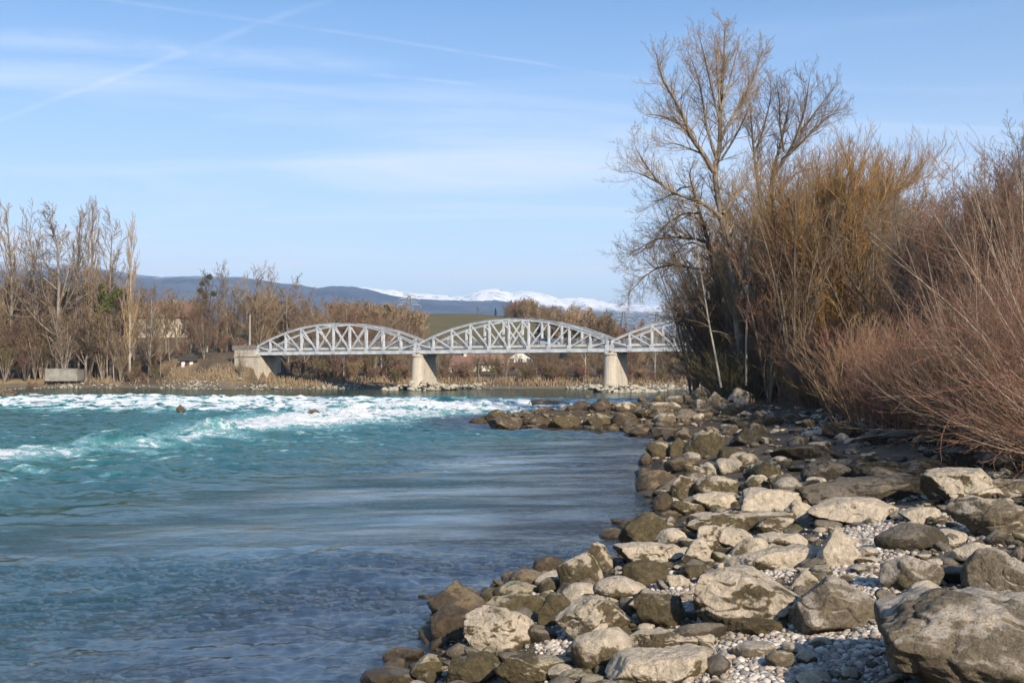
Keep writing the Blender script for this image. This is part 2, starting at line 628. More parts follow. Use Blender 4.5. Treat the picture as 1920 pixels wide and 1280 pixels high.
# ------------------------------------------------------------------ mountains
def ridge(name, prof, D, depth_f, depth_b, relief, seed, m, x0=-700, x1=2700, n=760, k=70):
    px = np.linspace(x0, x1, n)
    py = np.interp(px, [p[0] for p in prof], [p[1] for p in prof])
    X = (px - 960) / FPX * D
    H = EYE + (697.0 - py) / FPX * D * sqrt(1 + 0)
    t = np.concatenate([np.linspace(-1, 0, k)[:-1] ** 1, np.linspace(0, 1, k // 3)])
    T, XX = np.meshgrid(t, X, indexing='ij')
    HH = np.broadcast_to(H, XX.shape)
    yy = np.where(T < 0, D + T * depth_f, D + T * depth_b)
    # foot wavers, spurs run down the slope
    a = np.abs(T)
    shape = np.where(T < 0, (1 - a) ** 0.9, 1 - a * a * 0.9)
    xs = XX.ravel()
    ys = yy.ravel()
    spur = fbm(np.stack([xs / (relief * 5), ys / (relief * 11), np.full_like(xs, seed)], 1), 5, seed, 0.55, ridged=True).reshape(T.shape)
    fine = fbm(np.stack([xs / (relief * 0.9), ys / (relief * 1.6), np.full_like(xs, seed + 5)], 1), 4, seed + 2).reshape(T.shape)
    z = HH * shape + ((spur - 0.75) * relief * 0.75 + fine * relief * 0.3) * np.minimum(a * 6, 1) * np.minimum((1 - a) * 4, 1)
    z = z + pnoise(np.stack([xs / (relief * 0.7), np.full_like(xs, 3.0), np.full_like(xs, seed)], 1)).reshape(T.shape) * relief * 0.11
    me = mk_mesh(name, np.stack([XX, yy, z], -1).reshape(-1, 3), grid_faces(len(t), n))
    o = ob(name, me, m)
    o['kind'] = 'structure'
    return o


def forest_mat(name, dark, light, snow_lo, snow_hi, scale, snow_amt=1.0, snow_n=0.35):
    m, nt, b = mat(name)
    geo = nt.node('ShaderNodeNewGeometry')
    pos = geo.outputs['Position']
    z = nt.node('ShaderNodeSeparateXYZ', {0: pos}).outputs[2]
    n1 = nt.noise(pos, scale, 8, 0.65)
    n2 = nt.noise(pos, scale * 6, 6, 0.7)
    c = nt.mixc(nt.ramp(n1, 0.35, 0.68), dark, light)
    c = nt.mixc(nt.math('MULTIPLY', nt.ramp(n2, 0.60, 0.72), 0.55), c, (0.34, 0.30, 0.26))
    zz = nt.math('ADD', z, nt.math('MULTIPLY', nt.math('SUBTRACT', n1, 0.5), (snow_hi - snow_lo) * 2.2))
    zz = nt.math('ADD', zz, nt.math('MULTIPLY', nt.math('SUBTRACT', n2, 0.5), (snow_hi - snow_lo) * 1.2))
    s = nt.math('MULTIPLY', nt.ramp(zz, snow_lo, snow_hi), snow_amt)
    nz = nt.node('ShaderNodeSeparateXYZ', {0: geo.outputs['Normal']}).outputs[2]
    rock = nt.math('MULTIPLY', nt.ramp(n2, 0.56, 0.62), snow_n)
    s = nt.math('MULTIPLY', s, nt.math('SUBTRACT', 1.0, rock))
    c = nt.mixc(s, c, (0.93, 0.93, 0.94))
    link(nt, c, b.inputs['Base Color'])
    b.inputs['Roughness'].default_value = 0.95
    b.inputs['Specular IOR Level'].default_value = 0.05
    return m


D1, D2 = 6000.0, 7400.0
BLUE = [(-800, 470), (-300, 480), (0, 490), (60, 493), (130, 497), (200, 505), (260, 515), (300, 519), (340, 518), (380, 517), (420, 518), (450, 519), (470, 522), (520, 530), (560, 534), (595, 540),
        (620, 536), (660, 537), (690, 542), (715, 549), (740, 555), (780, 560), (820, 562), (880, 564), (930, 563), (975, 568), (1000, 574), (1050, 590), (1100, 608), (1180, 626), (1260, 640), (1400, 650), (1900, 660), (2800, 670)]
SNOW = [(-800, 560), (0, 560), (560, 548), (620, 540), (670, 538), (690, 539), (715, 543), (740, 543), (765, 549), (800, 551), (830, 553), (860, 556), (880, 553), (890, 547), (905, 542.5), (930, 541), (945, 545), (960, 549),
        (972, 546), (990, 545.5), (1010, 549), (1030, 553), (1050, 560), (1070, 558), (1085, 557), (1110, 560), (1128, 564), (1150, 568), (1180, 570.5), (1210, 571.5), (1260, 573), (1330, 580), (1500, 600), (1900, 625), (2800, 650)]
hS = lambda y, D: EYE + (697 - y) / FPX * D
ridge("blue_mountain", BLUE, D1, 2700, 1000, 52, 3, forest_mat("mountain_forest_haze_tint", (0.022, 0.032, 0.050), (0.085, 0.095, 0.115), hS(526, D1), hS(500, D1), 0.003, 0.4))  # forest colour tinted blue to stand in for distance haze
ridge("snow_mountain", SNOW, D2, 2600, 2000, 60, 8, forest_mat("mountain_snow", (0.035, 0.042, 0.055), (0.09, 0.085, 0.085), hS(604, D2), hS(576, D2), 0.0026, 1.0, 0.85))

# ------------------------------------------------------------------ water
LIPX = np.array([-300, -95, -81, -36, -4, 8, 20, 60])
LIPY = np.array([176, 175, 174, 160, 148, 143, 140, 140])
WAVES = [(-27, 48), (-23.6, 51.5), (-21.5, 57), (-19.5, 66), (-18.8, 72), (-16, 85), (-13.5, 98), (-10, 112), (-6, 124)]
LINE_A = [(-40, 10), (-20, 21), (-12.7, 27.5), (-9.5, 38), (-4.5, 52), (-0.6, 62), (3.5, 66), (9, 66)]   # chop beyond this line


def line_dist(x, y, pts):
    P = np.asarray(pts, float)
    best = np.full(x.shape, 1e9)
    side = np.zeros(x.shape)
    along = np.zeros(x.shape)
    acc = 0
    for a, b_ in zip(P[:-1], P[1:]):
        e = b_ - a
        L = np.linalg.norm(e)
        wx, wy = x - a[0], y - a[1]
        t = np.clip((wx * e[0] + wy * e[1]) / (L * L), 0, 1)
        d = np.hypot(wx - e[0] * t, wy - e[1] * t)
        s = np.sign(e[0] * wy - e[1] * wx)
        k = d < best
        best = np.where(k, d, best)
        side = np.where(k, s, side)
        along = np.where(k, acc + t * L, along)
        acc += L
    return best, side, along


wa = np.concatenate([np.arange(-60, -29, 0.8), np.arange(-29, 22, 0.072), np.arange(22, 50, 0.8)])
wr = [3.0]
while wr[-1] < 340:
    r = wr[-1]
    wr.append(r + (0.0065 * r if r < 40 else 0.26 if r < 172 else 0.012 * r))
wr = np.array(wr)
A, R = np.meshgrid(np.radians(wa), wr)
wx, wy = (R * np.sin(A)).ravel(), (R * np.cos(A)).ravel()
lipy = np.interp(wx, LIPX, LIPY) + fbm2(wx, wx * 0, 14, 2, 3) * 5
s_lip = lipy - wy                                            # metres below the lip
level = UP * (1 - sstep(s_lip, -7, 26))
wdn = poly_sd(wx, wy, NEAR)
shore = np.clip(-wdn / 3.0, 0, 1)
# first rapids
rap = sstep(s_lip, 1, 9) * (1 - sstep(s_lip, 42, 60))
xw, yw = wx + fbm2(wx, wy, 9, 2, 41) * 4, wy + fbm2(wx, wy, 9, 2, 42) * 4
r1 = fbm2(xw, yw * 1.3, 5.2, 4, 51, ridged=True, gain=0.55)
r2 = fbm2(xw, yw, 2.0, 3, 52)
wd, ws, wl = line_dist(wx, wy, WAVES)
gapm = np.clip(0.80 + fbm2(wl, wl * 0, 6.0, 3, 63) * 1.6, 0.35, 1)
train = np.exp(-(wd / (3.2 + 5.5 * sstep(wy, 66, 95))) ** 2) * (0.25 + 0.75 * gapm)
train2 = np.exp(-(wd / (6.5 + 6 * sstep(wy, 66, 95))) ** 2)
ad, asd, al = line_dist(wx, wy, LINE_A)
chop = sstep(ad * asd, -3.5, 7.0) * (1 - sstep(s_lip * -1, -3, 3))
calm = 1 - chop
h = level.copy()
h += rap * (r1 * 0.55 + r2 * 0.34)
peak = lambda cx, cy, a, sx, sy: a * np.exp(-((wx - cx) / sx) ** 2 - ((wy - cy) / sy) ** 2)
tw = fbm2(wx + fbm2(wx, wy, 4, 2, 62) * 3, wy, 3.0, 5, 61, ridged=True, gain=0.68)
h += train * (0.06 + 0.42 * tw + 0.05 * np.sin(wl * 2 * pi / 7.5 + tw))
pk = peak(-18.9, 71, 1.15, 1.5, 2.0) + peak(-21.7, 61, 0.70, 2.2, 2.4) + peak(-7.6, 128, 0.85, 1.9, 2.0) + peak(-25.5, 50.5, 0.42, 2.6, 2.5) + peak(-15.5, 92, 0.35, 3, 4) + peak(-11.0, 108, 0.4, 2.5, 4) + peak(-36, 140, 0.4, 9, 5) + peak(-60, 150, 0.4, 12, 5)
h += pk * (0.38 + 0.50 * fbm2(wx, wy, 1.3, 5, 66, ridged=True, gain=0.65))
c1 = fbm2(wx * 0.9 + wy * 0.25, wy, 2.6, 4, 71, gain=0.55)
c2 = fbm2(wx * 0.5, wy, 0.85, 3, 72, gain=0.6)
h += chop * (1 - rap) * (c1 * 0.30 + c2 * 0.14) * (0.6 + 0.6 * np.clip(fbm2(wx, wy, 14, 2, 75) + 0.5, 0, 1))
# slick water: long low swells and patches of small ripples
sw = fbm2(wx * 0.35 + wy * 0.1, wy * 1.0 - wx * 0.18, 3.4, 3, 81)
s2 = fbm2(wx * 0.55, wy - wx * 0.2, 0.42, 4, 82, gain=0.6)
s3 = fbm2(wx * 0.7, wy, 0.16, 2, 84)
patch = np.clip(fbm2(wx * 0.4, wy - wx * 0.25, 7.0, 3, 83) * 2.2 + 0.30, 0, 1)
near_p = 1 - sstep(wy, 20, 30)
near_s = np.exp(-np.abs(wdn) / 4.0)
patch = np.clip(patch + 0.9 * near_p + 0.8 * near_s, 0.10, 1.25)
fl = (s_lip < 0) * 0.96
calm_k = 1 - 0.8 * sstep(-ad * asd, 0.5, 4) * (1 - sstep(-ad * asd, 12, 24)) * sstep(wy, 20, 30)
mid = fbm2(wx * 0.6 + fbm2(wx, wy, 5, 2, 87) * 2, wy - wx * 0.25, 1.7, 4, 86, gain=0.6)
h += calm * (1 - fl) * mid * 0.085 * sstep(wy, 22, 38) * np.clip(0.35 + fbm2(wx * 0.5, wy, 9, 3, 88) * 2.2, 0.08, 1)
h += calm * (1 - fl) * (sw * 0.10 + s2 * 0.066 * calm_k * patch * np.minimum(wy / 16, 1.3) + s3 * 0.012 * patch)
h += fl * 0.0
h *= 1.0
# submerged stones make boils
for q in [(690, 1050, .10), (635, 1078, .12), (560, 1052, .08), (760, 1222, .06), (500, 1066, .05)]:
    p = at_z(q[0], q[1], 0.0)
    h += q[2] * np.exp(-((wx - p[0]) / 0.9) ** 2 - ((wy - p[1]) / 0.6) ** 2)
# foam
fn = fbm2(xw, yw * 1.15, 2.4, 5, 91, gain=0.62)
fn2 = fbm2(wx, wy, 0.7, 4, 92, gain=0.6)
foam = rap * sstep(s_lip, 3, 12) * np.clip(0.22 + fn * 2.3 + r1 * 1.0 + fn2 * 0.4 - 0.5 * sstep(s_lip, 38, 58), 0, 1)
foam *= 1 - 0.55 * sstep(wx, -22, 0) * (1 - sstep(s_lip, 8, 20))
foam = np.maximum(foam, train * np.clip(0.06 + tw * 1.3 + fn2 * 0.9 + fn * 0.6, 0, 1) * 1.1)
wide = np.exp(-(wd / 13.0) ** 2) * chop
foam = np.maximum(foam, train2 * np.clip(-0.04 + fn * 1.8 + fn2 * 1.1, 0, 1) * 0.95)
foam = np.maximum(foam, wide * np.clip(-0.25 + fn * 1.5 + fn2 * 1.0 + c1 * 0.5, 0, 1) * 0.9)
pkf = peak(-18.9, 71, 1, 1.3, 2.0) + peak(-25.5, 49.5, 0.9, 3.4, 2.2) + peak(-23.0, 55.5, 0.75, 2.6, 2.0) + peak(-22.0, 61.5, 0.5, 1.2, 2.5)
foam = np.maximum(foam, np.clip(pkf * (0.78 + fn2 * 1.1 + fn * 0.5), 0, 1))
glass = peak(-7.6, 127.0, 1, 1.6, 3.0) + peak(-21.4, 60.0, 0.9, 1.3, 1.8)
foam *= 1 - np.clip(glass, 0, 0.95)
# flecks in the chop
foam = np.maximum(foam, chop * (1 - rap) * sstep(c1 + c2 * 0.7 + fn2 * 0.5, 0.62, 1.0) * 0.7)
# falls through the root of the groyne
gap = np.exp(-((wx - 9) / 9) ** 2) * sstep(wy, 99, 106) * (1 - sstep(wy, 122, 134))
foam = np.maximum(foam, gap * np.clip(0.2 + fn * 1.6 + fn2, 0, 1))
h += gap * r2 * 0.15
aer = np.clip(rap * 0.9 + train2 * 1.0 + chop * (0.62 + 0.35 * fbm2(wx, wy, 11, 3, 95)), 0, 1) * (1 - fl)
depth = np.clip(-near_prof(wdn) * 1.0, 0.02, 5)
inland = (wdn > 2.0) | (poly_sd(wx, wy, FAR) > 2.0)
wf = grid_faces(len(wr), len(wa))[:, ::-1]
keep = ~(inland[wf].all(axis=1))
water_me = mk_mesh("water", np.stack([wx, wy, h], 1), wf[keep])
attr(water_me, "foam", foam)
attr(water_me, "aer", aer)
attr(water_me, "depth", depth)
nside = -ad * asd
slick = sstep(nside, 0.5, 4) * (1 - sstep(nside, 12, 24)) * sstep(wy, 20, 30) * np.clip(0.55 + fbm2(wx * 0.22, wy - wx * 0.3, 4.5, 6, 85, gain=0.62) * 2.4, 0, 1)
slick *= sstep(-wdn, 2.5, 6)
attr(water_me, "slick", np.clip(slick + fl, 0, 1))
attr(water_me, "calm", np.clip(calm * (1 - fl) * 0.45 + 0.35 * calm * patch * (1 - fl) + (1 - fl) * 0.15, 0, 1))

m, nt, b = mat("river_water")
at = lambda n_: nt.node('ShaderNodeAttribute', attribute_name=n_, attribute_type='GEOMETRY').outputs['Fac']
tc = nt.node('ShaderNodeTexCoord').outputs['Object']
foam_n = nt.noise(tc, 7.0, 6, 0.7)
foam_m = nt.noise(nt.node('ShaderNodeMapping', {'Vector': tc, 'Scale': (0.8, 1.0, 2.0), 'Rotation': (0, 0, 0.5)}).outputs[0], 2.2, 9, 0.72, 0.8)
foam_s = nt.math('ADD', nt.math('MULTIPLY', nt.math('SUBTRACT', foam_n, 0.5), 0.8), nt.math('MULTIPLY', nt.math('SUBTRACT', foam_m, 0.5), 1.7))
foam_f = nt.ramp(nt.math('ADD', nt.math('MULTIPLY', at("foam"), 0.92), foam_s), 0.36, 0.74)
body = nt.mixc(at("aer"), (0.011, 0.057, 0.046), (0.006, 0.100, 0.074))
thin = nt.ramp(at("foam"), 0.02, 0.5)
body = nt.mixc(nt.math('MULTIPLY', thin, 0.8), body, (0.17, 0.40, 0.38))
shal = nt.ramp(at("depth"), 0.5, 2.7)
body = nt.mixc(shal, (0.034, 0.034, 0.024), body)
mpp = nt.node('ShaderNodeMapping', {'Vector': tc, 'Scale': (0.55, 1.0, 1.0), 'Rotation': (0, 0, 0.2)}).outputs[0]
rpatch = nt.ramp(nt.noise(mpp, 0.35, 4, 0.6), 0.38, 0.62)
rip = nt.math('ADD', nt.noise(mpp, 4.0, 6, 0.62, 0.8), nt.math('MULTIPLY', nt.noise(mpp, 15.0, 4, 0.6, 0.5), nt.math('ADD', 0.08, nt.math('MULTIPLY', rpatch, 0.4))))
bump = nt.node('ShaderNodeBump', {'Height': rip, 'Strength': nt.math('ADD', 0.15, nt.math('MULTIPLY', nt.math('MULTIPLY', at("calm"), nt.math('SUBTRACT', 1.0, nt.math('MULTIPLY', at("slick"), 0.85))), nt.math('MULTIPLY', rpatch, 1.2))), 'Distance': 0.06})
dif = nt.node('ShaderNodeBsdfDiffuse', {'Color': body, 'Normal': bump.outputs[0]})
tra = nt.node('ShaderNodeBsdfTransparent', {'Color': (0.62, 0.72, 0.62)})
murk = nt.math('SUBTRACT', 1.0, nt.math('POWER', 2.718, nt.math('MULTIPLY', at("depth"), -0.85)))
murk = nt.math('MAXIMUM', murk, nt.ramp(foam_f, 0.0, 0.3))
under = nt.node('ShaderNodeMixShader', {0: murk, 1: tra.outputs[0], 2: dif.outputs[0]})
glo = nt.node('ShaderNodeBsdfGlossy', {'Color': (1, 1, 1), 'Roughness': 0.06, 'Normal': bump.outputs[0]})
fr = nt.node('ShaderNodeFresnel', {'IOR': 1.333, 'Normal': bump.outputs[0]}).outputs[0]
fr = nt.math('MULTIPLY', fr, nt.math('ADD', nt.math('SUBTRACT', 0.31, nt.math('MULTIPLY', at("aer"), 0.08)), nt.math('MULTIPLY', at("slick"), 0.20)))
surf = nt.node('ShaderNodeMixShader', {0: fr, 1: under.outputs[0], 2: glo.outputs[0]})
fbump = nt.node('ShaderNodeBump', {'Height': nt.math('ADD', foam_m, nt.math('MULTIPLY', foam_n, 0.4)), 'Strength': 0.8, 'Distance': 0.25})
fo = nt.node('ShaderNodeBsdfDiffuse', {'Color': nt.mixc(foam_f, (0.36, 0.52, 0.50), (0.78, 0.81, 0.81)), 'Normal': fbump.outputs[0]})
fin = nt.node('ShaderNodeMixShader', {0: foam_f, 1: surf.outputs[0], 2: fo.outputs[0]})
out = m.node_tree.nodes['Material Output']
link(nt, fin.outputs[0], out.inputs['Surface'])
m.node_tree.nodes.remove(b)
M_WATER = m
wo = ob("water", water_me, M_WATER)
wo['kind'] = 'structure'
# ------------------------------------------------------------------ bridge
def steel():
    m, nt, b = mat("painted_steel")
    tc = nt.node('ShaderNodeTexCoord').outputs['Object']
    n = nt.noise(tc, 0.9, 6, 0.6)
    c = nt.mixc(nt.ramp(n, 0.35, 0.7), (0.44, 0.46, 0.47), (0.63, 0.64, 0.64))
    rust = nt.ramp(nt.noise(tc, 3.5, 6, 0.7), 0.66, 0.76)
    c = nt.mixc(nt.math('MULTIPLY', rust, 0.6), c, (0.30, 0.17, 0.09))
    link(nt, c, b.inputs['Base Color'])
    b.inputs['Roughness'].default_value = 0.55
    b.inputs['Specular IOR Level'].default_value = 0.3
    return m


def masonry(name, base, dirt):
    m, nt, b = mat(name)
    tc = nt.node('ShaderNodeTexCoord').outputs['Object']
    s = nt.node('ShaderNodeSeparateXYZ', {0: tc})
    v = nt.node('ShaderNodeCombineXYZ', {0: nt.math('ADD', s.outputs[0], s.outputs[1]), 1: s.outputs[2], 2: 0.0})
    br = nt.node('ShaderNodeTexBrick', {'Vector': v, 'Color1': (*base, 1), 'Color2': tuple(c * 0.90 for c in base) + (1,), 'Mortar': (0.42, 0.37, 0.30, 1),
                                        'Scale': 1.0, 'Mortar Size': 0.03, 'Brick Width': 0.8, 'Row Height': 0.36})
    st = nt.ramp(nt.noise(nt.node('ShaderNodeMapping', {'Vector': tc, 'Scale': (1, 1, 0.25)}).outputs[0], 1.1, 6, 0.65), 0.42, 0.72)
    c = nt.mixc(nt.math('MULTIPLY', st, 0.65), br.outputs[0], dirt)
    link(nt, c, b.inputs['Base Color'])
    b.inputs['Roughness'].default_value = 0.9
    b.inputs['Specular IOR Level'].default_value = 0.15
    link(nt, nt.node('ShaderNodeBump', {'Height': nt.math('ADD', br.outputs['Fac'], nt.noise(tc, 3, 6)), 'Strength': 0.5, 'Distance': -0.05}).outputs[0], b.inputs['Normal'])
    return m


M_STEEL = steel()
M_STONE = masonry("pier_masonry", (0.60, 0.53, 0.42), (0.30, 0.27, 0.22))
M_CONC = simple("concrete_edge", (0.50, 0.48, 0.43), 0.85, 0.15, 0.8, bump=0.3)
M_DARKST = simple("dark_steel", (0.06, 0.06, 0.06), 0.7, 0.2)
M_RAIL = simple("grey_railing_paint", (0.24, 0.26, 0.28), 0.55, 0.1)
M_ASPH = simple("asphalt", (0.05, 0.05, 0.05), 0.9, 0.2, 6)

bridge = empty("truss_bridge", (BR_P[0], BR_P[1], 0), -radians(28.6))
tag(bridge, "grey-white steel road bridge of three arched truss spans on stone piers", "bridge")
# in the bridge's own frame x runs along it (to the right), y across it (away), z up


def arch(s, s0, s1):
    mid, half = (s0 + s1) / 2, (s1 - s0) / 2
    t = (s - mid) / half
    return 2.0 + 4.15 * (1 - t * t)


def span(s0, s1):
    xs = [s0, s0 + 3.2] + [s0 + 3.2 + 4 * k for k in range(1, 9)] + [s1]
    for side, y in ((0, 0.0), (1, BR_W)):
        mb = MB()
        mb.box(s0 - 0.05, s1 + 0.05, y - 0.16, y + 0.16, Z_BOT, Z_BOT + 0.72)
        mb.box(s0 - 0.05, s1 + 0.05, y - 0.30, y + 0.30, Z_BOT - 0.06, Z_BOT - 0.003)
        mb.box(s0 - 0.05, s1 + 0.05, y - 0.30, y + 0.30, Z_BOT + 0.723, Z_BOT + 0.76)
        for a, b in zip(xs[:-1], xs[1:]):
            za, zb = Z_BOT + arch(a, s0, s1), Z_BOT + arch(b, s0, s1)
            mb.bar((a, y, za - 0.19), (b, y, zb - 0.19), 0.30, 0.36)
            mb.bar((a, y, za + 0.02), (b, y, zb + 0.02), 0.56, 0.05)
        tr = mb.build("truss", M_STEEL, bridge)
        for k, x in enumerate(xs):
            v = MB()
            top = Z_BOT + arch(x, s0, s1) - 0.1
            wv = 0.30 if 0 < k < 10 else 0.42
            for dy in (-0.2, 0.2):
                v.box(x - wv / 2, x + wv / 2, y + dy - 0.025, y + dy + 0.025, Z_BOT + 0.1, top)
            v.box(x - 0.03, x + 0.03, y - 0.17, y + 0.17, Z_BOT + 0.765, top - 0.3)
            v.box(x - 0.42, x + 0.42, y - 0.24, y - 0.228, Z_BOT + 0.1, Z_BOT + 1.15)
            v.build("vertical_post", M_STEEL, tr)
        for k in range(10):
            a, b = xs[k], xs[k + 1]
            za, zb = Z_BOT + arch(a, s0, s1) - 0.35, Z_BOT + arch(b, s0, s1) - 0.35
            lo = Z_BOT + 0.85
            if k <= 5:
                d = MB()
                for dy in (-0.12, 0.12):
                    d.bar((a + 0.12, y + dy, za), (b - 0.15, y + dy, lo), 0.05, 0.20)
                d.build("diagonal_brace", M_STEEL, tr)
            if k >= 4:
                d = MB()
                for dy in (-0.06, 0.18):
                    d.bar((a + 0.15, y + dy, lo), (b - 0.12, y + dy, zb), 0.05, 0.20)
                d.build("diagonal_brace", M_STEEL, tr)
    # cross bracing overhead, near the crown
    mb = MB()
    for k in (4, 5, 6):
        x = xs[k]
        zt = Z_BOT + arch(x, s0, s1) - 0.15
        mb.bar((x, 0.3, zt), (x, BR_W - 0.3, zt), 0.14, 0.22, (0, 0, 1))
        mb.bar((x, 0.2, zt - 0.7), (x, 0.95, zt - 0.1), 0.08, 0.1, (1, 0, 0))
        mb.bar((x, BR_W - 0.2, zt - 0.7), (x, BR_W - 0.95, zt - 0.1), 0.08, 0.1, (1, 0, 0))
    mb.build("overhead_brace", M_STEEL, bridge)
    # deck with cross girders
    d = MB()
    d.box(s0, s1, 0.34, BR_W - 0.34, Z_DECK - 0.36, Z_DECK - 0.05)
    dk = d.build("deck", M_ASPH, bridge)
    e = MB()
    for y0, y1 in ((0.33, 0.62), (BR_W - 0.62, BR_W - 0.33)):
        e.box(s0, s1, y0 - 0.002, y1, Z_DECK - 0.20, Z_DECK + 0.22)
    e.build("concrete_kerb", M_CONC, dk)
    g_ = MB()
    for x in xs:
        g_.box(x - 0.12, x + 0.12, 0.31, BR_W - 0.31, Z_BOT + 0.02, Z_DECK - 0.37)
    for yy in (1.4, 2.6, 3.8):
        g_.box(s0, s1, yy - 0.1, yy + 0.1, Z_BOT + 0.3, Z_DECK - 0.37)
    g_.build("cross_girder", M_DARKST, dk)
    for y in (0.48, BR_W - 0.48):
        r = MB()
        n = int((s1 - s0) / 1.9)
        for k in range(n + 1):
            x = s0 + 0.3 + (s1 - s0 - 0.6) * k / n
            r.box(x - 0.05, x + 0.05, y - 0.05, y + 0.05, Z_DECK + 0.22, Z_DECK + 1.22)
        for z, t in ((1.2, 0.08), (0.92, 0.05), (0.64, 0.05), (0.40, 0.05)):
            r.box(s0, s1, y - 0.035, y + 0.035, Z_DECK + z, Z_DECK + z + t)
        r.build("railing", M_RAIL, bridge)


for s0, s1 in SPANS:
    span(s0, s1)


def stadium(w, y0, y1, n=9, blunt=0.9):
    """plan of a pier, x across the flow, with half-round noses"""
    p = []
    for k in range(n + 1):
        a = pi + pi * k / n
        p.append((w / 2 * cos(a), y0 + w / 2 * blunt * sin(a)))
    for k in range(n + 1):
        a = pi * k / n
        p.append((w / 2 * cos(a), y1 + w / 2 * blunt * sin(a)))
    return p


def pier(x, foot_z):
    sh = lambda pts: [(x + a, b) for a, b in pts]
    mb = MB()
    mb.prism(sh(stadium(2.5, 0.0, BR_W - 0.55)), foot_z, Z_BOT - 0.55, sh(stadium(2.2, 0.25, BR_W - 0.7)))
    p = mb.build("pier", M_STONE, bridge)
    c = MB()
    c.prism(sh(stadium(2.5, 0.15, BR_W - 0.6)), Z_BOT - 0.549, Z_BOT - 0.25)
    for yy in (0, BR_W):
        c.box(x - 0.85, x - 0.15, yy - 0.3, yy + 0.3, Z_BOT - 0.249, Z_BOT - 0.065)
        c.box(x + 0.15, x + 0.85, yy - 0.3, yy + 0.3, Z_BOT - 0.249, Z_BOT - 0.065)
    c.build("pier_cap", M_STONE, p)
    f = MB()
    f.prism(sh(stadium(3.7, -0.5, BR_W + 0.2)), -1.0, foot_z + 0.02, sh(stadium(3.1, -0.3, BR_W - 0.2)))
    f.build("footing", M_STONE, p)


pier(-20.8, 1.7)
pier(18.5, 1.3)
# left abutment: a masonry block with wing wall and parapets
ab = MB()
x0 = SPANS[0][0]
ab.box(x0 - 1.9, x0 + 0.75, -0.9, BR_W + 0.9, 0.2, Z_BOT - 0.35)
ab.box(x0 - 1.9, x0 - 0.25, -0.9, BR_W + 0.9, Z_BOT - 0.347, Z_DECK - 0.1)
ab.add([(x0 - 5.6, -0.9, 5.2), (x0 - 1.9, -0.9, 0.2), (x0 - 1.9, -0.9, Z_DECK - 0.1), (x0 - 5.6, -0.9, Z_DECK - 0.1),
        (x0 - 5.6, 0.1, 5.2), (x0 - 1.9, 0.1, 0.2), (x0 - 1.9, 0.1, Z_DECK - 0.1), (x0 - 5.6, 0.1, Z_DECK - 0.1)],
       [[0, 1, 2, 3], [5, 4, 7, 6], [3, 2, 6, 7], [0, 4, 5, 1], [0, 3, 7, 4]])
abo = ab.build("abutment", M_STONE, bridge)
cp = MB()
cp.box(x0 - 5.7, x0 + 0.9, -1.05, -0.4, Z_BOT - 0.349, Z_BOT - 0.12)
cp.build("string_course", M_STONE, abo)
pp = MB()
for y in (-0.75, BR_W + 0.45):
    pp.box(x0 - 6.4, x0 - 0.35, y, y + 0.3, Z_DECK - 0.097, Z_DECK + 0.95)
pp.build("parapet", simple("weathered_parapet", (0.20, 0.18, 0.15), 0.9, 0.25, 1.5, bump=0.3), abo)
ab2 = MB()
x1 = SPANS[2][1]
ab2.box(x1 - 0.7, x1 + 6, -0.9, BR_W + 0.9, -1, Z_BOT - 0.35)
ab2.box(x1 + 0.3, x1 + 6, -0.9, BR_W + 0.9, Z_BOT - 0.347, Z_DECK - 0.1)
ab2.build("abutment", M_STONE, bridge)


def on_bridge(s, t, z):
    return (BR_P[0] + s * BR_U[0] + t * BR_N[0], BR_P[1] + s * BR_U[1] + t * BR_N[1], z)


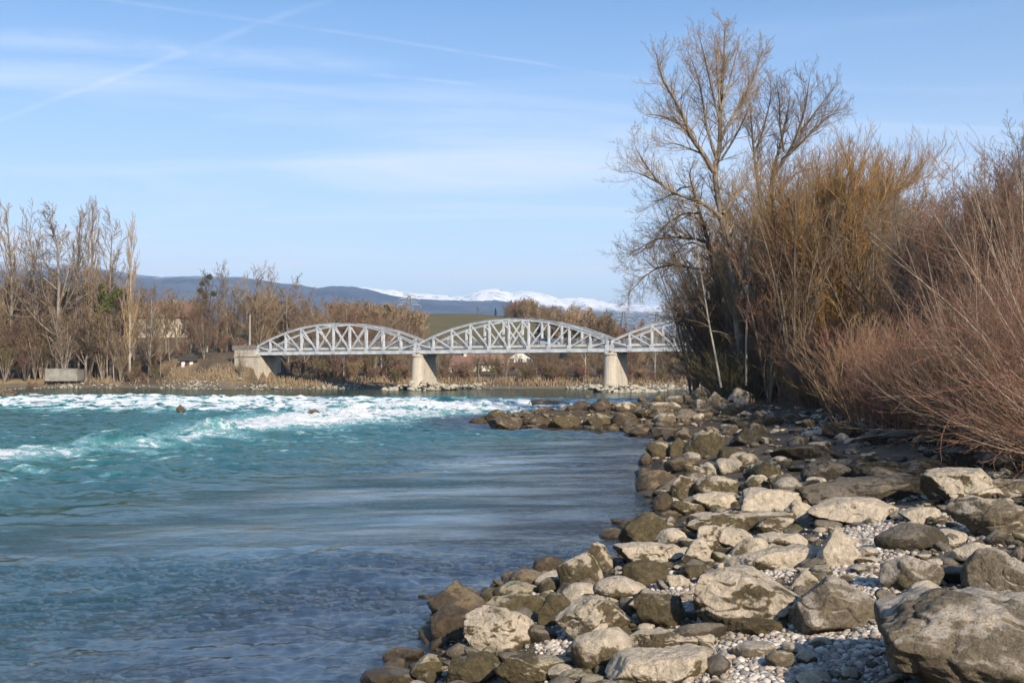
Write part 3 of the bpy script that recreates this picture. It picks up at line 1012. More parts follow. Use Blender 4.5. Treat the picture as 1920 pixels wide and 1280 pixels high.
# ------------------------------------------------------------------ car crossing the bridge
def make_car():
    p = on_bridge(4.8, 3.6, Z_DECK - 0.05)
    r = empty("parked_car", p, -radians(28.6))
    r.name = "car"
    tag(r, "silver-grey car crossing the middle truss span behind the railing", "car")
    paint = simple("silver_car_paint", (0.40, 0.46, 0.52), 0.3, 0.03, spec=0.6)
    glass = simple("car_glass", (0.05, 0.07, 0.09), 0.08, 0.0, spec=0.8)
    rub = simple("tyre_rubber", (0.03, 0.03, 0.03), 0.8)
    prof = [(-2.1, 0.35), (-2.12, 0.75), (-1.95, 0.98), (-1.2, 1.05), (2.0 - 0.9, 1.02), (1.9, 0.85), (2.1, 0.65), (2.12, 0.35)]
    cab = [(-1.75, 1.0), (-1.25, 1.42), (-0.4, 1.50), (0.35, 1.45), (1.15, 1.0)]

    def slab(pts, w0, w1):
        n = len(pts)
        zs = [q[1] for q in pts]
        wd = lambda z: w0 + (w1 - w0) * (z - min(zs)) / (max(zs) - min(zs) + 1e-6)
        v = [(x, -wd(z), z) for x, z in pts] + [(x, wd(z), z) for x, z in pts]
        fs = [[i, (i + 1) % n, (i + 1) % n + n, i + n] for i in range(n)]
        me = bpy.data.meshes.new("car_piece")
        me.from_pydata(v, [], fs + [list(range(n))[::-1], list(range(n, 2 * n))])
        bm = bmesh.new()
        bm.from_mesh(me)
        bmesh.ops.recalc_face_normals(bm, faces=bm.faces)
        bmesh.ops.bevel(bm, geom=bm.edges[:], offset=0.05, segments=2, affect='EDGES')
        bm.to_mesh(me)
        bm.free()
        return me
    ob("body", slab(prof, 0.84, 0.80), paint, r)
    ob("window_glass", slab(cab, 0.76, 0.56), glass, r)
    rf = MB()
    rf.box(-1.2, 0.32, -0.57, 0.57, 1.47, 1.53)
    rf.build("roof", paint, r)
    for x in (-1.3, 1.35):
        for y in (-0.78, 0.62):
            a = np.arange(16) * 2 * pi / 16
            mb = MB()
            n = 16
            v = [(x + 0.32 * cos(t), y, 0.32 + 0.32 * sin(t)) for t in a] + [(x + 0.32 * cos(t), y + 0.16, 0.32 + 0.32 * sin(t)) for t in a]
            mb.add(v, [[i, (i + 1) % n, (i + 1) % n + n, i + n] for i in range(n)])
            mb.add([(x, y - 0.01, 0.32)] + v[:n], [[0, (i + 1) % n + 1, i + 1] for i in range(n)])
            mb.build("wheel", rub, r)


make_car()


# ------------------------------------------------------------------ houses
M_TILE = simple("brown_roof_tile", (0.20, 0.115, 0.085), 0.85, 0.25, 2.5, bump=0.4)
M_WOOD = simple("dark_timber", (0.10, 0.06, 0.04), 0.8, 0.3, 2)
M_GLASSD = simple("dark_window_glass", (0.05, 0.06, 0.08), 0.15, 0.1, spec=0.7)
M_WFR = simple("white_frame_paint", (0.7, 0.69, 0.66), 0.6, 0.05)


def house(name, label, px, Y, z, wid, dep, eave, ridge_h, wallcol, rz=0.0, gable_front=False, cols=4, rows=2, balcony=False, chim=True, roofm=None):
    p = at_depth(px, 697, Y)
    r = empty(name, (p[0], Y, z), rz)
    tag(r, label, "house")
    mw = simple(name + "_render", wallcol, 0.9, 0.08, 0.6)
    mb = MB()
    hw, hd = wid / 2, dep / 2
    mb.box(-hw, hw, -hd, hd, -1.5, eave)
    if gable_front:
        mb.add([(-hw, -hd, eave), (hw, -hd, eave), (0, -hd, ridge_h), (-hw, hd, eave), (hw, hd, eave), (0, hd, ridge_h)], [[0, 1, 2], [4, 3, 5]])
    else:
        mb.add([(-hw, -hd, eave), (-hw, hd, eave), (-hw, 0, ridge_h), (hw, -hd, eave), (hw, hd, eave), (hw, 0, ridge_h)], [[1, 0, 2], [3, 4, 5]])
    mb.build("wall", mw, r)
    rf = MB()
    o, th = 0.7, 0.22
    sl = (ridge_h - eave) / (hw if gable_front else hd)
    for s in (-1, 1):
        if gable_front:
            q = [(0, -hd - o, ridge_h + 0.02), (0, hd + o, ridge_h + 0.02), (s * (hw + o), hd + o, eave - o * sl + 0.02), (s * (hw + o), -hd - o, eave - o * sl + 0.02)]
        else:
            q = [(-hw - o, 0, ridge_h + 0.02), (hw + o, 0, ridge_h + 0.02), (hw + o, s * (hd + o), eave - o * sl + 0.02), (-hw - o, s * (hd + o), eave - o * sl + 0.02)]
        rf.add([(a, b, c) for a, b, c in q] + [(a, b, c + th) for a, b, c in q], MB.BOX)
    ro = rf.build("roof", roofm or M_TILE, r)
    if chim:
        c = MB()
        c.box(hw * 0.3, hw * 0.3 + 0.7, -0.4, 0.4, eave, ridge_h + 1.0)
        c.build("chimney", mw, ro)
    for i in range(cols):
        for j in range(rows):
            x = -hw + wid * (i + 0.5) / cols
            zz = 0.9 + j * (eave - 0.4) / rows
            f = MB()
            for a, b, c_, d in ((x - .6, x + .6, zz - .08, zz), (x - .6, x + .6, zz + 1.25, zz + 1.33), (x - .6, x - .52, zz, zz + 1.25), (x + .52, x + .6, zz, zz + 1.25), (x - .03, x + .03, zz, zz + 1.25)):
                f.box(a, b, -hd - 0.09, -hd - 0.003, c_, d)
            fo_ = f.build("window", M_WFR, r)
            g_ = MB()
            g_.box(x - .52, x + .52, -hd - 0.05, -hd - 0.02, zz, zz + 1.25)
            g_.build("pane", M_GLASSD, fo_)
    if balcony:
        b_ = MB()
        b_.box(-hw, hw, -hd - 1.3, -hd - 0.1, eave * 0.5 - 0.1, eave * 0.5 + 0.08)
        b_.box(-hw, hw, -hd - 1.3, -hd - 1.2, eave * 0.5 + 0.08, eave * 0.5 + 1.0)
        for x in (-hw + .15, 0, hw - .3):
            b_.box(x, x + 0.15, -hd - 1.19, -hd - 1.04, -1.0, eave - 0.1)
        b_.build("balcony", M_WOOD, r)
    return r


def zpx(py, Y):
    return EYE + (697.0 - py) / FPX * Y


house("pink_house", "pale pink house with a rust red roof behind the bare trees far left", 78, 292, zpx(640, 292), 17, 9, 6.0, 8.6, (0.62, 0.42, 0.38), 0.05, roofm=simple("rust_roof_tile", (0.27, 0.11, 0.07), 0.85, 0.2, 2))
house("cream_house", "long cream house with a brown tiled roof above the riverside trees", 306, 300, zpx(632, 300), 19, 10, 5.6, 9.4, (0.62, 0.55, 0.44), -0.05)
house("low_villa", "small cream house with a brown roof under the left end of the middle span", 862, 262, zpx(706, 262), 6.0, 6, 3.0, 4.8, (0.60, 0.54, 0.45), 0.1, cols=2, rows=1)
house("tiled_villa", "house with a big orange-brown tiled roof seen beneath the middle span", 905, 268, zpx(712, 268), 8.4, 8, 4.2, 6.6, (0.60, 0.54, 0.46), 0.35, cols=3, rows=1, roofm=simple("orange_roof_tile", (0.22, 0.135, 0.095), 0.85, 0.2, 2))
house("gabled_house", "white gabled house with dark timber balcony seen beneath the middle span", 971, 275, zpx(702, 275), 6.4, 8, 4.0, 6.2, (0.66, 0.62, 0.55), 0.15, True, 3, 2, True, False)

# river hut
def hut():
    Y = 238.0
    p = at_depth(354, 690, Y)
    r = empty("wooden_hut", (p[0], Y, zpx(690, Y)), 0.1)
    tag(r, "small dark wooden hut with two pale shutters on the far bank", "hut")
    mb = MB()
    mb.box(-1.7, 1.7, -1.2, 1.2, -0.8, 1.8)
    mb.add([(-1.7, -1.2, 1.8), (-1.7, 1.2, 1.8), (-1.7, 0, 2.5), (1.7, -1.2, 1.8), (1.7, 1.2, 1.8), (1.7, 0, 2.5)], [[1, 0, 2], [3, 4, 5]])
    mb.build("wall", simple("red_brown_boards", (0.11, 0.045, 0.03), 0.85, 0.3), r)
    rf = MB()
    for s in (-1, 1):
        q = [(-2.1, 0, 2.52), (2.1, 0, 2.52), (2.1, s * 1.7, 1.55), (-2.1, s * 1.7, 1.55)]
        rf.add(q + [(a, b, c + .1) for a, b, c in q], MB.BOX)
    rf.build("roof", simple("tarred_roof", (0.05, 0.045, 0.04), 0.9, 0.2), r)
    for x in (-0.95, 0.75):
        m_ = MB()
        m_.box(x - .35, x + .35, -1.27, -1.203, 0.1, 1.5)
        m_.build("shutter", M_WFR, r)


hut()
# concrete wall on the far left bank
cwY = 240.0
pa, pb = at_depth(84, 705, cwY), at_depth(145, 705, cwY)
mb = MB()
zb, zt = zpx(714, cwY), zpx(692, cwY)
mb.box(pa[0], pb[0], cwY, cwY + 0.45, zb, zt)
mb.box(pa[0] - 0.05, pb[0] + 0.05, cwY - 0.08, cwY + 0.53, zt + 0.002, zt + 0.15)
mb.box(pb[0] - 0.45, pb[0], cwY + 0.45, cwY + 4, zb, zt)
tag(mb.build("concrete_wall", simple("stained_concrete", (0.27, 0.25, 0.21), 0.9, 0.25, 0.7, bump=0.2)), "low stained concrete retaining wall on the grassy bank far left", "wall")


def pole(name, label, px, py0, py1, Y, rad, arm=True, cat="pole", m=None):
    p = at_depth(px, 700, Y)
    z0, z1 = zpx(py0, Y), zpx(py1, Y)
    z0 = min(z0, hz(p[0], Y))
    r = empty(name, (p[0], Y, z0))
    tag(r, label, cat)
    k = np.linspace(0, 1, 5)
    pts = np.stack([k * 0, k * 0, k * (z1 - z0)], 1)[None]
    V, F = tube(pts, (rad * (1 - 0.45 * k))[None], 8)
    ob("shaft", mk_mesh("shaft", V, F), m or M_CONC, r)
    if arm:
        a = MB()
        a.box(-1.0, 1.0, -0.05, 0.05, z1 - z0 - 0.5, z1 - z0 - 0.38)
        a.box(-0.06, 0.06, -0.3, 0.3, z1 - z0 - 0.2, z1 - z0 + 0.1)
        a.build("crossarm", M_DARKST, r)
    return r


pole("utility_pole", "tall pale concrete pole beside the left bridgehead", 468, 655, 588, 233, 0.26, True, "pole", simple("pole_concrete", (0.33, 0.30, 0.26), 0.9, 0.15))
pole("short_post", "short pale post standing on the bank above the wooden hut", 388, 668, 630, 246, 0.15, True, "post")


def pylon(label, px, py0, py1, Y, wbase):
    p = at_depth(px, 650, Y)
    z0, z1 = hz(p[0], Y) - 0.5, zpx(py1, Y)
    H = z1 - z0
    r = empty("lattice_pylon", (p[0], Y, z0), 0.3)
    tag(r, label, "pylon", "lattice pylons beyond the bridge")
    mb = MB()
    wd = lambda z: wbase * (1 - z / H) ** 1.2 * 0.5 + 0.35
    n = 11
    zs = [H * (k / n) for k in range(n + 1)]
    t = 0.16 * Y / 400
    for a, b in zip(zs[:-1], zs[1:]):
        wa_, wb_ = wd(a), wd(b)
        c = [(-1, -1), (1, -1), (1, 1), (-1, 1)]
        for i in range(4):
            j = (i + 1) % 4
            A_, B_ = c[i], c[j]
            mb.bar((A_[0] * wa_, A_[1] * wa_, a), (A_[0] * wb_, A_[1] * wb_, b), t, t)
            mb.bar((A_[0] * wa_, A_[1] * wa_, a), (B_[0] * wb_, B_[1] * wb_, b), t * .6, t * .6)
            mb.bar((B_[0] * wa_, B_[1] * wa_, a), (A_[0] * wb_, A_[1] * wb_, b), t * .6, t * .6)
    mb.build("mast", M_RAIL, r)
    for zf, L in ((0.97, 2.6), (0.86, 4.4), (0.76, 3.6), (0.66, 5.0)):
        ar = MB()
        z = H * zf
        for s in (-1, 1):
            ar.bar((0, 0, z + 0.8), (s * L, 0, z), t, t)
            ar.bar((0, 0, z), (s * L, 0, z), t, t)
            ar.bar((s * L, 0, z), (s * L, 0, z - 1.3), t * 0.9, t * 0.9, (1, 0, 0))
        ar.build("crossarm", M_RAIL, r)


pylon("lattice pylon rising above the junction of left and middle spans", 767, 640, 553, 460, 5)
pylon("grey lattice pylon left of the third span, the taller of two there", 1170, 660, 583, 430, 5)
pylon("grey lattice pylon just above the start of the third span", 1205, 660, 596, 560, 5)
pylon("reddish lattice pylon farthest right, above the third span", 1232, 660, 585, 520, 4)
# ------------------------------------------------------------------ rocks
_ico = {}


def ico(level):
    if level not in _ico:
        bm = bmesh.new()
        bmesh.ops.create_icosphere(bm, subdivisions=level, radius=1.0)
        v = np.array([q.co[:] for q in bm.verts])
        f = np.array([[x.index for x in q.verts] for q in bm.faces])
        bm.free()
        _ico[level] = (v, f)
    return _ico[level]


def rock_arrays(seed, sx, sy, sz, level=4, kind='b', rough=1.0):
    """angular boulder: a sphere cut by soft planes, then worn by noise"""
    rs = np.random.RandomState(seed)
    v, f = ico(level)
    v = v / np.linalg.norm(v, axis=1)[:, None]
    npl = {'b': 16, 'r': 11, 's': 15, 'p': 15, 'c': 12}[kind]
    N = rs.normal(size=(npl, 3))
    N /= np.linalg.norm(N, axis=1)[:, None]
    d = rs.uniform(0.66, 0.90, npl)
    if kind == 's':
        N[0] = (0.12 * rs.randn(), 0.12 * rs.randn(), 1)
        d[0] = 0.55
    if kind == 'b':
        N[0] = (0.25 * rs.randn(), 0.25 * rs.randn(), 1)
        d[0] = 0.72
        N[1] = (0.3 * rs.randn(), -1, 0.35)
        d[1] = 0.72
    if kind == 'p':
        N[0] = (rs.uniform(.6, .9), rs.uniform(-.3, .3), rs.uniform(.5, .9))
        N[1] = (-rs.uniform(.6, .9), rs.uniform(-.3, .3), rs.uniform(.4, .8))
        N[2] = (rs.uniform(-.3, .3), -1, rs.uniform(.3, .8))
        d[:3] = 0.70
    if kind == 'c':
        N[0] = (-0.75, -0.1, 0.9)
        N[1] = (0.15, -0.6, 0.9)
        N[2] = (0.1, 0.1, 1)
        d[:3] = (0.74, 0.66, 0.8)
        rough = 1.5
    if kind == 'r':
        d = rs.uniform(0.72, 0.95, npl)
    N /= np.linalg.norm(N, axis=1)[:, None]
    p = {'b': 60, 'r': 26, 's': 55, 'p': 60, 'c': 30}[kind]
    c = np.maximum(v @ N.T, 0) / d
    r = ((c ** p).sum(1) + (1.0 if kind == 'r' else 0.84) ** p) ** (-1.0 / p)
    P = v * r[:, None] * np.array([sx, sy, sz]) * 1.12
    s = (sx * sy * sz) ** (1 / 3)
    n1 = fbm(P / (s * 0.9) + seed * 1.3, 3, seed % 50)
    n2 = fbm(P / (s * 0.30) + seed * 0.7, 4 if level >= 5 else 3, seed % 40 + 3, gain=0.55)
    cr = np.abs(pnoise(P / (s * 0.75) + 9.1, seed % 30))
    am = (0.7 if kind == 'r' else 1.0) * rough
    disp = s * (n1 * 0.10 * am + n2 * 0.060 * am - 0.045 * am * np.exp(-(cr / 0.03) ** 2))
    P = P + v * disp[:, None]
    return P, f


def rock_mat(name, pale, stain, amount, rough=0.88, spec=0.2, scale=1.0, moss=0.25, speck=0.65):
    m, nt, b = mat(name)
    tc = nt.node('ShaderNodeTexCoord').outputs['Object']
    oi = nt.node('ShaderNodeObjectInfo').outputs['Random']
    off = nt.vmath('ADD', tc, nt.node('ShaderNodeCombineXYZ', {0: nt.math('MULTIPLY', oi, 37.0), 1: nt.math('MULTIPLY', oi, 11.0), 2: oi}).outputs[0])
    geo = nt.node('ShaderNodeNewGeometry')
    nz = nt.node('ShaderNodeSeparateXYZ', {0: geo.outputs['Normal']}).outputs[2]
    wz = nt.node('ShaderNodeSeparateXYZ', {0: geo.outputs['Position']}).outputs[2]
    n1 = nt.noise(off, 1.6 * scale, 8, 0.62, 0.3)
    n2 = nt.noise(off, 9.0 * scale, 7, 0.68)
    n3 = nt.noise(off, 42.0 * scale, 5, 0.7)
    # silt and algae: patches, more of it on the lower parts and steep faces
    k = nt.math('ADD', nt.math('MULTIPLY', nt.math('SUBTRACT', n1, 0.5), 2.6), nt.math('MULTIPLY', nt.math('SUBTRACT', n2, 0.5), 0.9))
    k = nt.math('ADD', k, nt.math('MULTIPLY', nt.math('SUBTRACT', nz, 0.45), -0.55))
    k = nt.math('ADD', k, nt.math('ADD', amount - 0.5, nt.math('MULTIPLY', nt.math('SUBTRACT', oi, 0.5), 0.3)))
    f = nt.ramp(k, -0.10, 0.16)
    hi = tuple(min(1, c * 1.22) for c in pale)
    lo = tuple(c * 0.72 for c in pale)
    cp = nt.mixc(nt.ramp(n2, 0.3, 0.7), lo, hi)
    st2 = tuple(c * 0.55 for c in stain)
    cs = nt.mixc(nt.ramp(n2, 0.32, 0.68), st2, tuple(c * 1.2 for c in stain))
    c = nt.mixc(f, cp, cs)
    c = nt.mixc(nt.math('MULTIPLY', nt.ramp(n3, 0.50, 0.66), speck), c, nt.mixc(f, tuple(c_ * 0.45 for c_ in pale), tuple(c_ * 0.4 for c_ in stain)))
    ms = nt.math('MULTIPLY', nt.math('MULTIPLY', nt.ramp(nt.noise(off, 2.7 * scale, 5), 0.58, 0.68), moss), nt.ramp(n3, 0.3, 0.6))
    c = nt.mixc(ms, c, (0.10, 0.105, 0.025))
    wn = nt.math('ADD', wz, nt.math('MULTIPLY', nt.math('SUBTRACT', n1, 0.5), 0.5))
    wet = nt.math('SUBTRACT', 1.0, nt.ramp(wn, 0.04, 0.30))
    dark = nt.mixc(nt.ramp(n2, 0.3, 0.7), (0.030, 0.021, 0.012), (0.105, 0.074, 0.036))
    c = nt.mixc(nt.math('MULTIPLY', wet, 0.9), c, dark)
    link(nt, c, b.inputs['Base Color'])
    rg = nt.math('SUBTRACT', rough, nt.math('MULTIPLY', wet, 0.42))
    link(nt, rg, b.inputs['Roughness'])
    b.inputs['Specular IOR Level'].default_value = spec
    vo = nt.node('ShaderNodeTexVoronoi', {'Vector': off, 'Scale': 3.2 * scale}, feature='DISTANCE_TO_EDGE')
    hgt = nt.math('ADD', nt.math('MULTIPLY', n2, 1.0), nt.math('ADD', nt.math('MULTIPLY', n3, 0.35), nt.math('MULTIPLY', nt.math('MINIMUM', vo.outputs[0], 0.03), 2.0)))
    link(nt, nt.node('ShaderNodeBump', {'Height': hgt, 'Strength': 1.0, 'Distance': 0.07}).outputs[0], b.inputs['Normal'])
    return m


PALE = (0.56, 0.465, 0.34)
STAIN = (0.130, 0.100, 0.054)
RM = {
    'p': rock_mat("limestone_pale", PALE, STAIN, 0.24),
    'm': rock_mat("limestone_patchy", PALE, STAIN, 0.50, moss=0.4),
    'o': rock_mat("limestone_silty", (0.42, 0.36, 0.24), (0.120, 0.094, 0.050), 0.88, moss=0.3),
    'w': rock_mat("limestone_wet", (0.24, 0.175, 0.09), (0.085, 0.058, 0.028), 0.80, 0.5, 0.5, moss=0.15),
    'g': rock_mat("limestone_grey", (0.47, 0.40, 0.31), (0.20, 0.16, 0.105), 0.60, moss=0.1, speck=0.8),
    'd': rock_mat("limestone_dark", (0.22, 0.18, 0.13), (0.085, 0.068, 0.044), 0.70, moss=0.2),  # stone colour darkened to deepen the shade among the boulders
}
TONE = {'p': 'pale', 'm': 'patchy pale and olive', 'o': 'olive-brown', 'w': 'wet dark brown', 'g': 'speckled grey', 'd': 'dark grey-brown'}
SHAPE = {'b': 'blocky', 'r': 'rounded', 's': 'flat', 'p': 'pointed', 'c': 'hulking'}

# x0, y0, x1, y1 in the photograph, tone, shape, own label (or None), short name used as a landmark (or None)
ROCKS = [
    (1291, 1063, 1482, 1197, 'm', 'b', "largest boulder in the middle of the shore, flat mossy top and dark left face", "the big mossy-topped boulder"),
    (1205, 1112, 1292, 1185, 'o', 'b', "brown wedge of rock squeezed against the left face of the big mossy-topped boulder", None),
    (1041, 1115, 1193, 1212, 'm', 'p', "broad olive boulder with pale patches, above the white egg-shaped boulder", "the patchy olive boulder"),
    (1075, 1173, 1183, 1268, 'p', 'r', "white egg-shaped boulder near the bottom edge, left of the long pale slab", "the white egg-shaped boulder"),
    (1170, 1180, 1335, 1232, 'm', 's', "half pale half brown slab lying behind the long pale slab at the bottom edge", None),
    (1150, 1214, 1330, 1290, 'p', 'b', "long pale slab with brown lower face at the bottom edge of the shore", "the long pale slab"),
    (1119, 1078, 1209, 1130, 'm', 'r', "rounded boulder with pale cap and olive right side above the patchy olive boulder", "the pale-capped boulder"),
    (1180, 1105, 1262, 1163, 'm', 'b', None, None),
    (1058, 1091, 1123, 1140, 'p', 'r', None, None),
    (1087, 1016, 1148, 1084, 'm', 'p', "upright pale tooth of rock at the corner of the small bay", "the upright tooth rock"),
    (1046, 1035, 1128, 1112, 'm', 'r', "bulky olive rock with two bald pale spots beside the upright tooth rock", None),
    (1159, 958, 1266, 1036, 'o', 'p', "big brown boulder with a whitened peak standing in the water's edge", "the white-peaked brown boulder"),
    (1230, 989, 1288, 1036, 'p', 'r', "pale boulder leaning on the right flank of the white-peaked brown boulder", None),
    (1283, 1007, 1337, 1064, 'p', 'p', "pale boulder with a sloping top, alone right of the cracked ledge", None),
    (1150, 1017, 1292, 1066, 'p', 's', "pale cracked ledge just below the white-peaked brown boulder", "the cracked ledge"),
    (1168, 1048, 1250, 1108, 'o', 'r', "smooth olive boulder under the cracked ledge", None),
    (1275, 1057, 1336, 1093, 'o', 'b', None, None),
    (1250, 1075, 1292, 1106, 'p', 'b', None, None),
    (1277, 958, 1465, 1008, 'm', 's', "very long tilted slab running up to the right behind the white-peaked brown boulder", "the long tilted slab"),
    (1305, 983, 1361, 1042, 'm', 'b', None, None),
    (1352, 988, 1422, 1036, 'p', 'b', None, None),
    (1421, 998, 1511, 1034, 'p', 's', "white flat slab lying on top of the long low pale bar of rock", None),
    (1360, 1028, 1550, 1074, 'p', 's', "long low pale bar of rock above the big mossy-topped boulder", "the long low pale bar"),
    (1301, 922, 1380, 960, 'p', 's', "pale flat-topped block with a dark underside two rocks above the white-peaked brown boulder", "the pale flat-topped block"),
    (1262, 938, 1322, 970, 'm', 's', None, None),
    (1226, 920, 1265, 962, 'w', 'b', "square dark block at the waterline left of the pale flat-topped block", None),
    (1258, 890, 1310, 940, 'm', 'b', None, None),
    (1307, 890, 1392, 932, 'm', 'r', None, None),
    (1375, 914, 1492, 968, 'p', 'b', "wide hump of pale rock right of the pale flat-topped block", "the wide pale hump"),
    (1290, 960, 1352, 991, 'm', 'r', None, None),
    (1432, 1121, 1471, 1154, 'g', 'r', "round grey cobble resting against the right end of the big mossy-topped boulder", None),
    (1399, 1144, 1439, 1165, 'm', 'r', None, None),
    (1379, 1154, 1403, 1174, 'p', 'r', None, None),
    (1339, 1178, 1365, 1201, 'g', 'r', None, None),
    (1349, 1191, 1374, 1209, 'g', 'r', None, None),
    (1198, 1167, 1229, 1188, 'p', 'b', None, None),
    (1365, 1160, 1480, 1200, 'o', 's', "flat brown rock half buried in gravel before the big mossy-topped boulder", None),
    (1370, 1204, 1448, 1240, 'g', 's', "flat grey slab sunk in the gravel at the bottom centre-right", None),
    (1440, 1219, 1490, 1260, 'g', 's', None, None),
    (1324, 1228, 1357, 1250, 'g', 'r', None, None),
    (1125, 984, 1170, 1012, 'w', 'r', "dark wet rock breaking the surface left of the white-peaked brown boulder", None),
    (1148, 966, 1193, 984, 'w', 's', None, None),
    (1195, 880, 1266, 928, 'w', 'r', "wet brown boulder sloping into the water where the bay narrows", "the sloping wet boulder"),
    (1192, 877, 1230, 898, 'w', 'r', None, None),
    (1247, 857, 1309, 888, 'w', 'r', None, None),
    (794, 1090, 910, 1165, 'w', 'p', "dark wet pyramid of rock farthest out in the near water", "the wet pyramid rock"),
    (776, 1100, 832, 1124, 'w', 's', None, None),
    (858, 1136, 984, 1236, 'm', 'b', "big white-topped boulder with an olive lower half near the bottom left of the rocks", "the white-topped boulder"),
    (800, 1137, 888, 1216, 'w', 'b', "wet brown rock wedged between the water and the white-topped boulder", None),
    (908, 1109, 1018, 1172, 'o', 's', "tan-edged olive slab just behind the white-topped boulder", None),
    (924, 1087, 1014, 1122, 'o', 'r', None, None),
    (957, 1066, 1023, 1104, 'w', 'r', None, None),
    (998, 1041, 1056, 1076, 'w', 'r', None, None),
    (1012, 1081, 1056, 1115, 'o', 'r', None, None),
    (1010, 1110, 1070, 1180, 'o', 'b', "tall split olive block right of the white-topped boulder", None),
    (976, 1169, 1016, 1208, 'p', 'b', "small bright white block tucked against the white-topped boulder", None),
    (778, 1226, 833, 1278, 'o', 'p', "tan pointed stone standing at the waterline near the bottom edge", "the tan pointed stone"),
    (832, 1220, 928, 1290, 'o', 'b', None, None),
    (921, 1226, 1062, 1290, 'o', 's', "wide olive slab cut by the bottom edge, below the white-topped boulder", None),
    (1026, 1244, 1080, 1280, 'p', 'r', None, None),
    (1048, 1254, 1135, 1292, 'o', 'r', None, None),
    (676, 1250, 778, 1292, 'w', 'r', "wet brown rock in the water at the bottom edge, leftmost on this shore", None),
    (727, 1212, 800, 1246, 'w', 's', "brown rock just awash left of the tan pointed stone", None),
    (1070, 1199, 1092, 1226, 'p', 'b', None, None),
    (1475, 1082, 1663, 1206, 'g', 'b', "massive pale boulder with cracked front right of the big mossy-topped boulder", "the massive cracked boulder"),
    (1632, 1106, 2020, 1330, 'g', 'c', "giant speckled boulder filling the bottom right corner", "the giant corner boulder"),
    (1820, 1030, 1950, 1125, 'g', 'b', "large speckled boulder at the right edge above the giant corner boulder", "the right-edge boulder"),
    (1780, 1015, 1878, 1068, 'p', 'p', None, None),
    (1776, 1064, 1830, 1097, 'p', 'b', "pale flat-faced block left of the right-edge boulder", None),
    (1662, 1040, 1770, 1120, 'g', 'b', "pale rounded boulder right of the massive cracked boulder, over a dark gap", "the rounded gap boulder"),
    (1706, 1088, 1771, 1140, 'm', 'r', None, None),
    (1645, 981, 1770, 1040, 'd', 'r', "brown dome of rock behind the rounded gap boulder", "the brown dome"),
    (1694, 948, 1770, 986, 'p', 'b', "pale boxy rock behind the brown dome", None),
    (1783, 928, 1945, 1020, 'g', 'b', "big rough-faced block at the right edge above the right-edge boulder", "the rough-faced block"),
    (1520, 933, 1675, 994, 'p', 'b', "broad pale boulder with a deep shadow on its left, above the smooth-faced rock", "the broad pale boulder"),
    (1530, 988, 1616, 1072, 'p', 'p', "pale rock with one smooth slanting face ending the long low pale bar", "the smooth-faced rock"),
    (1662, 1114, 1691, 1140, 'g', 'r', "round tan cobble between the massive cracked boulder and the giant corner boulder", None),
    (1612, 1024, 1645, 1047, 'p', 'r', None, None),
    (1610, 1044, 1652, 1059, 'p', 's', None, None),
    (1596, 1056, 1646, 1079, 'm', 'r', None, None),
    (1636, 1071, 1662, 1088, 'd', 'r', None, None),
    (1575, 1076, 1604, 1095, 'm', 'r', None, None),
    (1548, 1068, 1564, 1098, 'p', 'p', None, None),
    (1487, 1066, 1537, 1112, 'm', 'p', None, None),
    (1661, 1149, 1696, 1176, 'd', 'r', None, None),
    (1467, 1205, 1515, 1233, 'm', 'r', "left of a pair of round stones on the bottom gravel", None),
    (1495, 1217, 1535, 1250, 'm', 'r', "right and lower of a pair of round stones on the bottom gravel", None),
    (1516, 1194, 1559, 1221, 'g', 'r', "grey round stone at the foot of the massive cracked boulder", None),
    (1494, 1254, 1558, 1292, 'm', 'p', "mossy pointed stone cut by the bottom edge left of the giant corner boulder", None),
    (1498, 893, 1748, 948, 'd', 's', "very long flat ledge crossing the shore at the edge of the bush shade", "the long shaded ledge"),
    (1732, 878, 1874, 955, 'm', 'b', "massive pale-shouldered rock right of the long shaded ledge", "the pale-shouldered rock"),
    (1774, 896, 1945, 940, 'g', 's', None, None),
    (1473, 936, 1522, 978, 'p', 'b', None, None),
    (1420, 968, 1486, 1004, 'm', 'b', None, None),
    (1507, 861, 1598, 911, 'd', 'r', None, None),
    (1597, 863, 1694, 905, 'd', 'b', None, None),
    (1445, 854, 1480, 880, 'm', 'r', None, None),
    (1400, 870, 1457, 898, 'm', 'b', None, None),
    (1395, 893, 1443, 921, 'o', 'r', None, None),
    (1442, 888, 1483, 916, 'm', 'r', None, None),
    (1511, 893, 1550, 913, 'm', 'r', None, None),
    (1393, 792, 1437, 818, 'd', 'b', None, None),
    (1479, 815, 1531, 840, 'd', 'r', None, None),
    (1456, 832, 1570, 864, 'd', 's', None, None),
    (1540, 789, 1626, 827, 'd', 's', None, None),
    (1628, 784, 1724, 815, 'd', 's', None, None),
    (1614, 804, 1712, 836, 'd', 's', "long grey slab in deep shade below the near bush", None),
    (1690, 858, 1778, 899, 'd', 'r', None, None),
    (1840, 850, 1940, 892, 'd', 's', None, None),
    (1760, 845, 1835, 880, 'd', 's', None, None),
    (1297, 724, 1332, 756, 'g', 'r', "tallest round-topped boulder on the root of the rocky spit", "the round-topped boulder"),
    (1316, 734, 1368, 772, 'g', 'b', "clean grey block on the spit, right of the round-topped boulder", "the clean grey block"),
    (1362, 726, 1413, 764, 'p', 'b', "rightmost pale block of the row on the root of the spit", None),
    (1302, 748, 1322, 774, 'g', 'b', None, None),
    (1207, 753, 1280, 776, 'g', 's', "wide pale grey hump on the spit left of the round-topped boulder", "the wide spit hump"),
    (1246, 741, 1294, 758, 'g', 's', None, None),
    (1320, 700, 1347, 722, 'g', 'p', "pale boulder leaning at the foot of the leaning birch trunk", None),
    (1396, 703, 1424, 722, 'g', 'r', None, None),
    (1408, 722, 1432, 746, 'g', 'r', None, None),
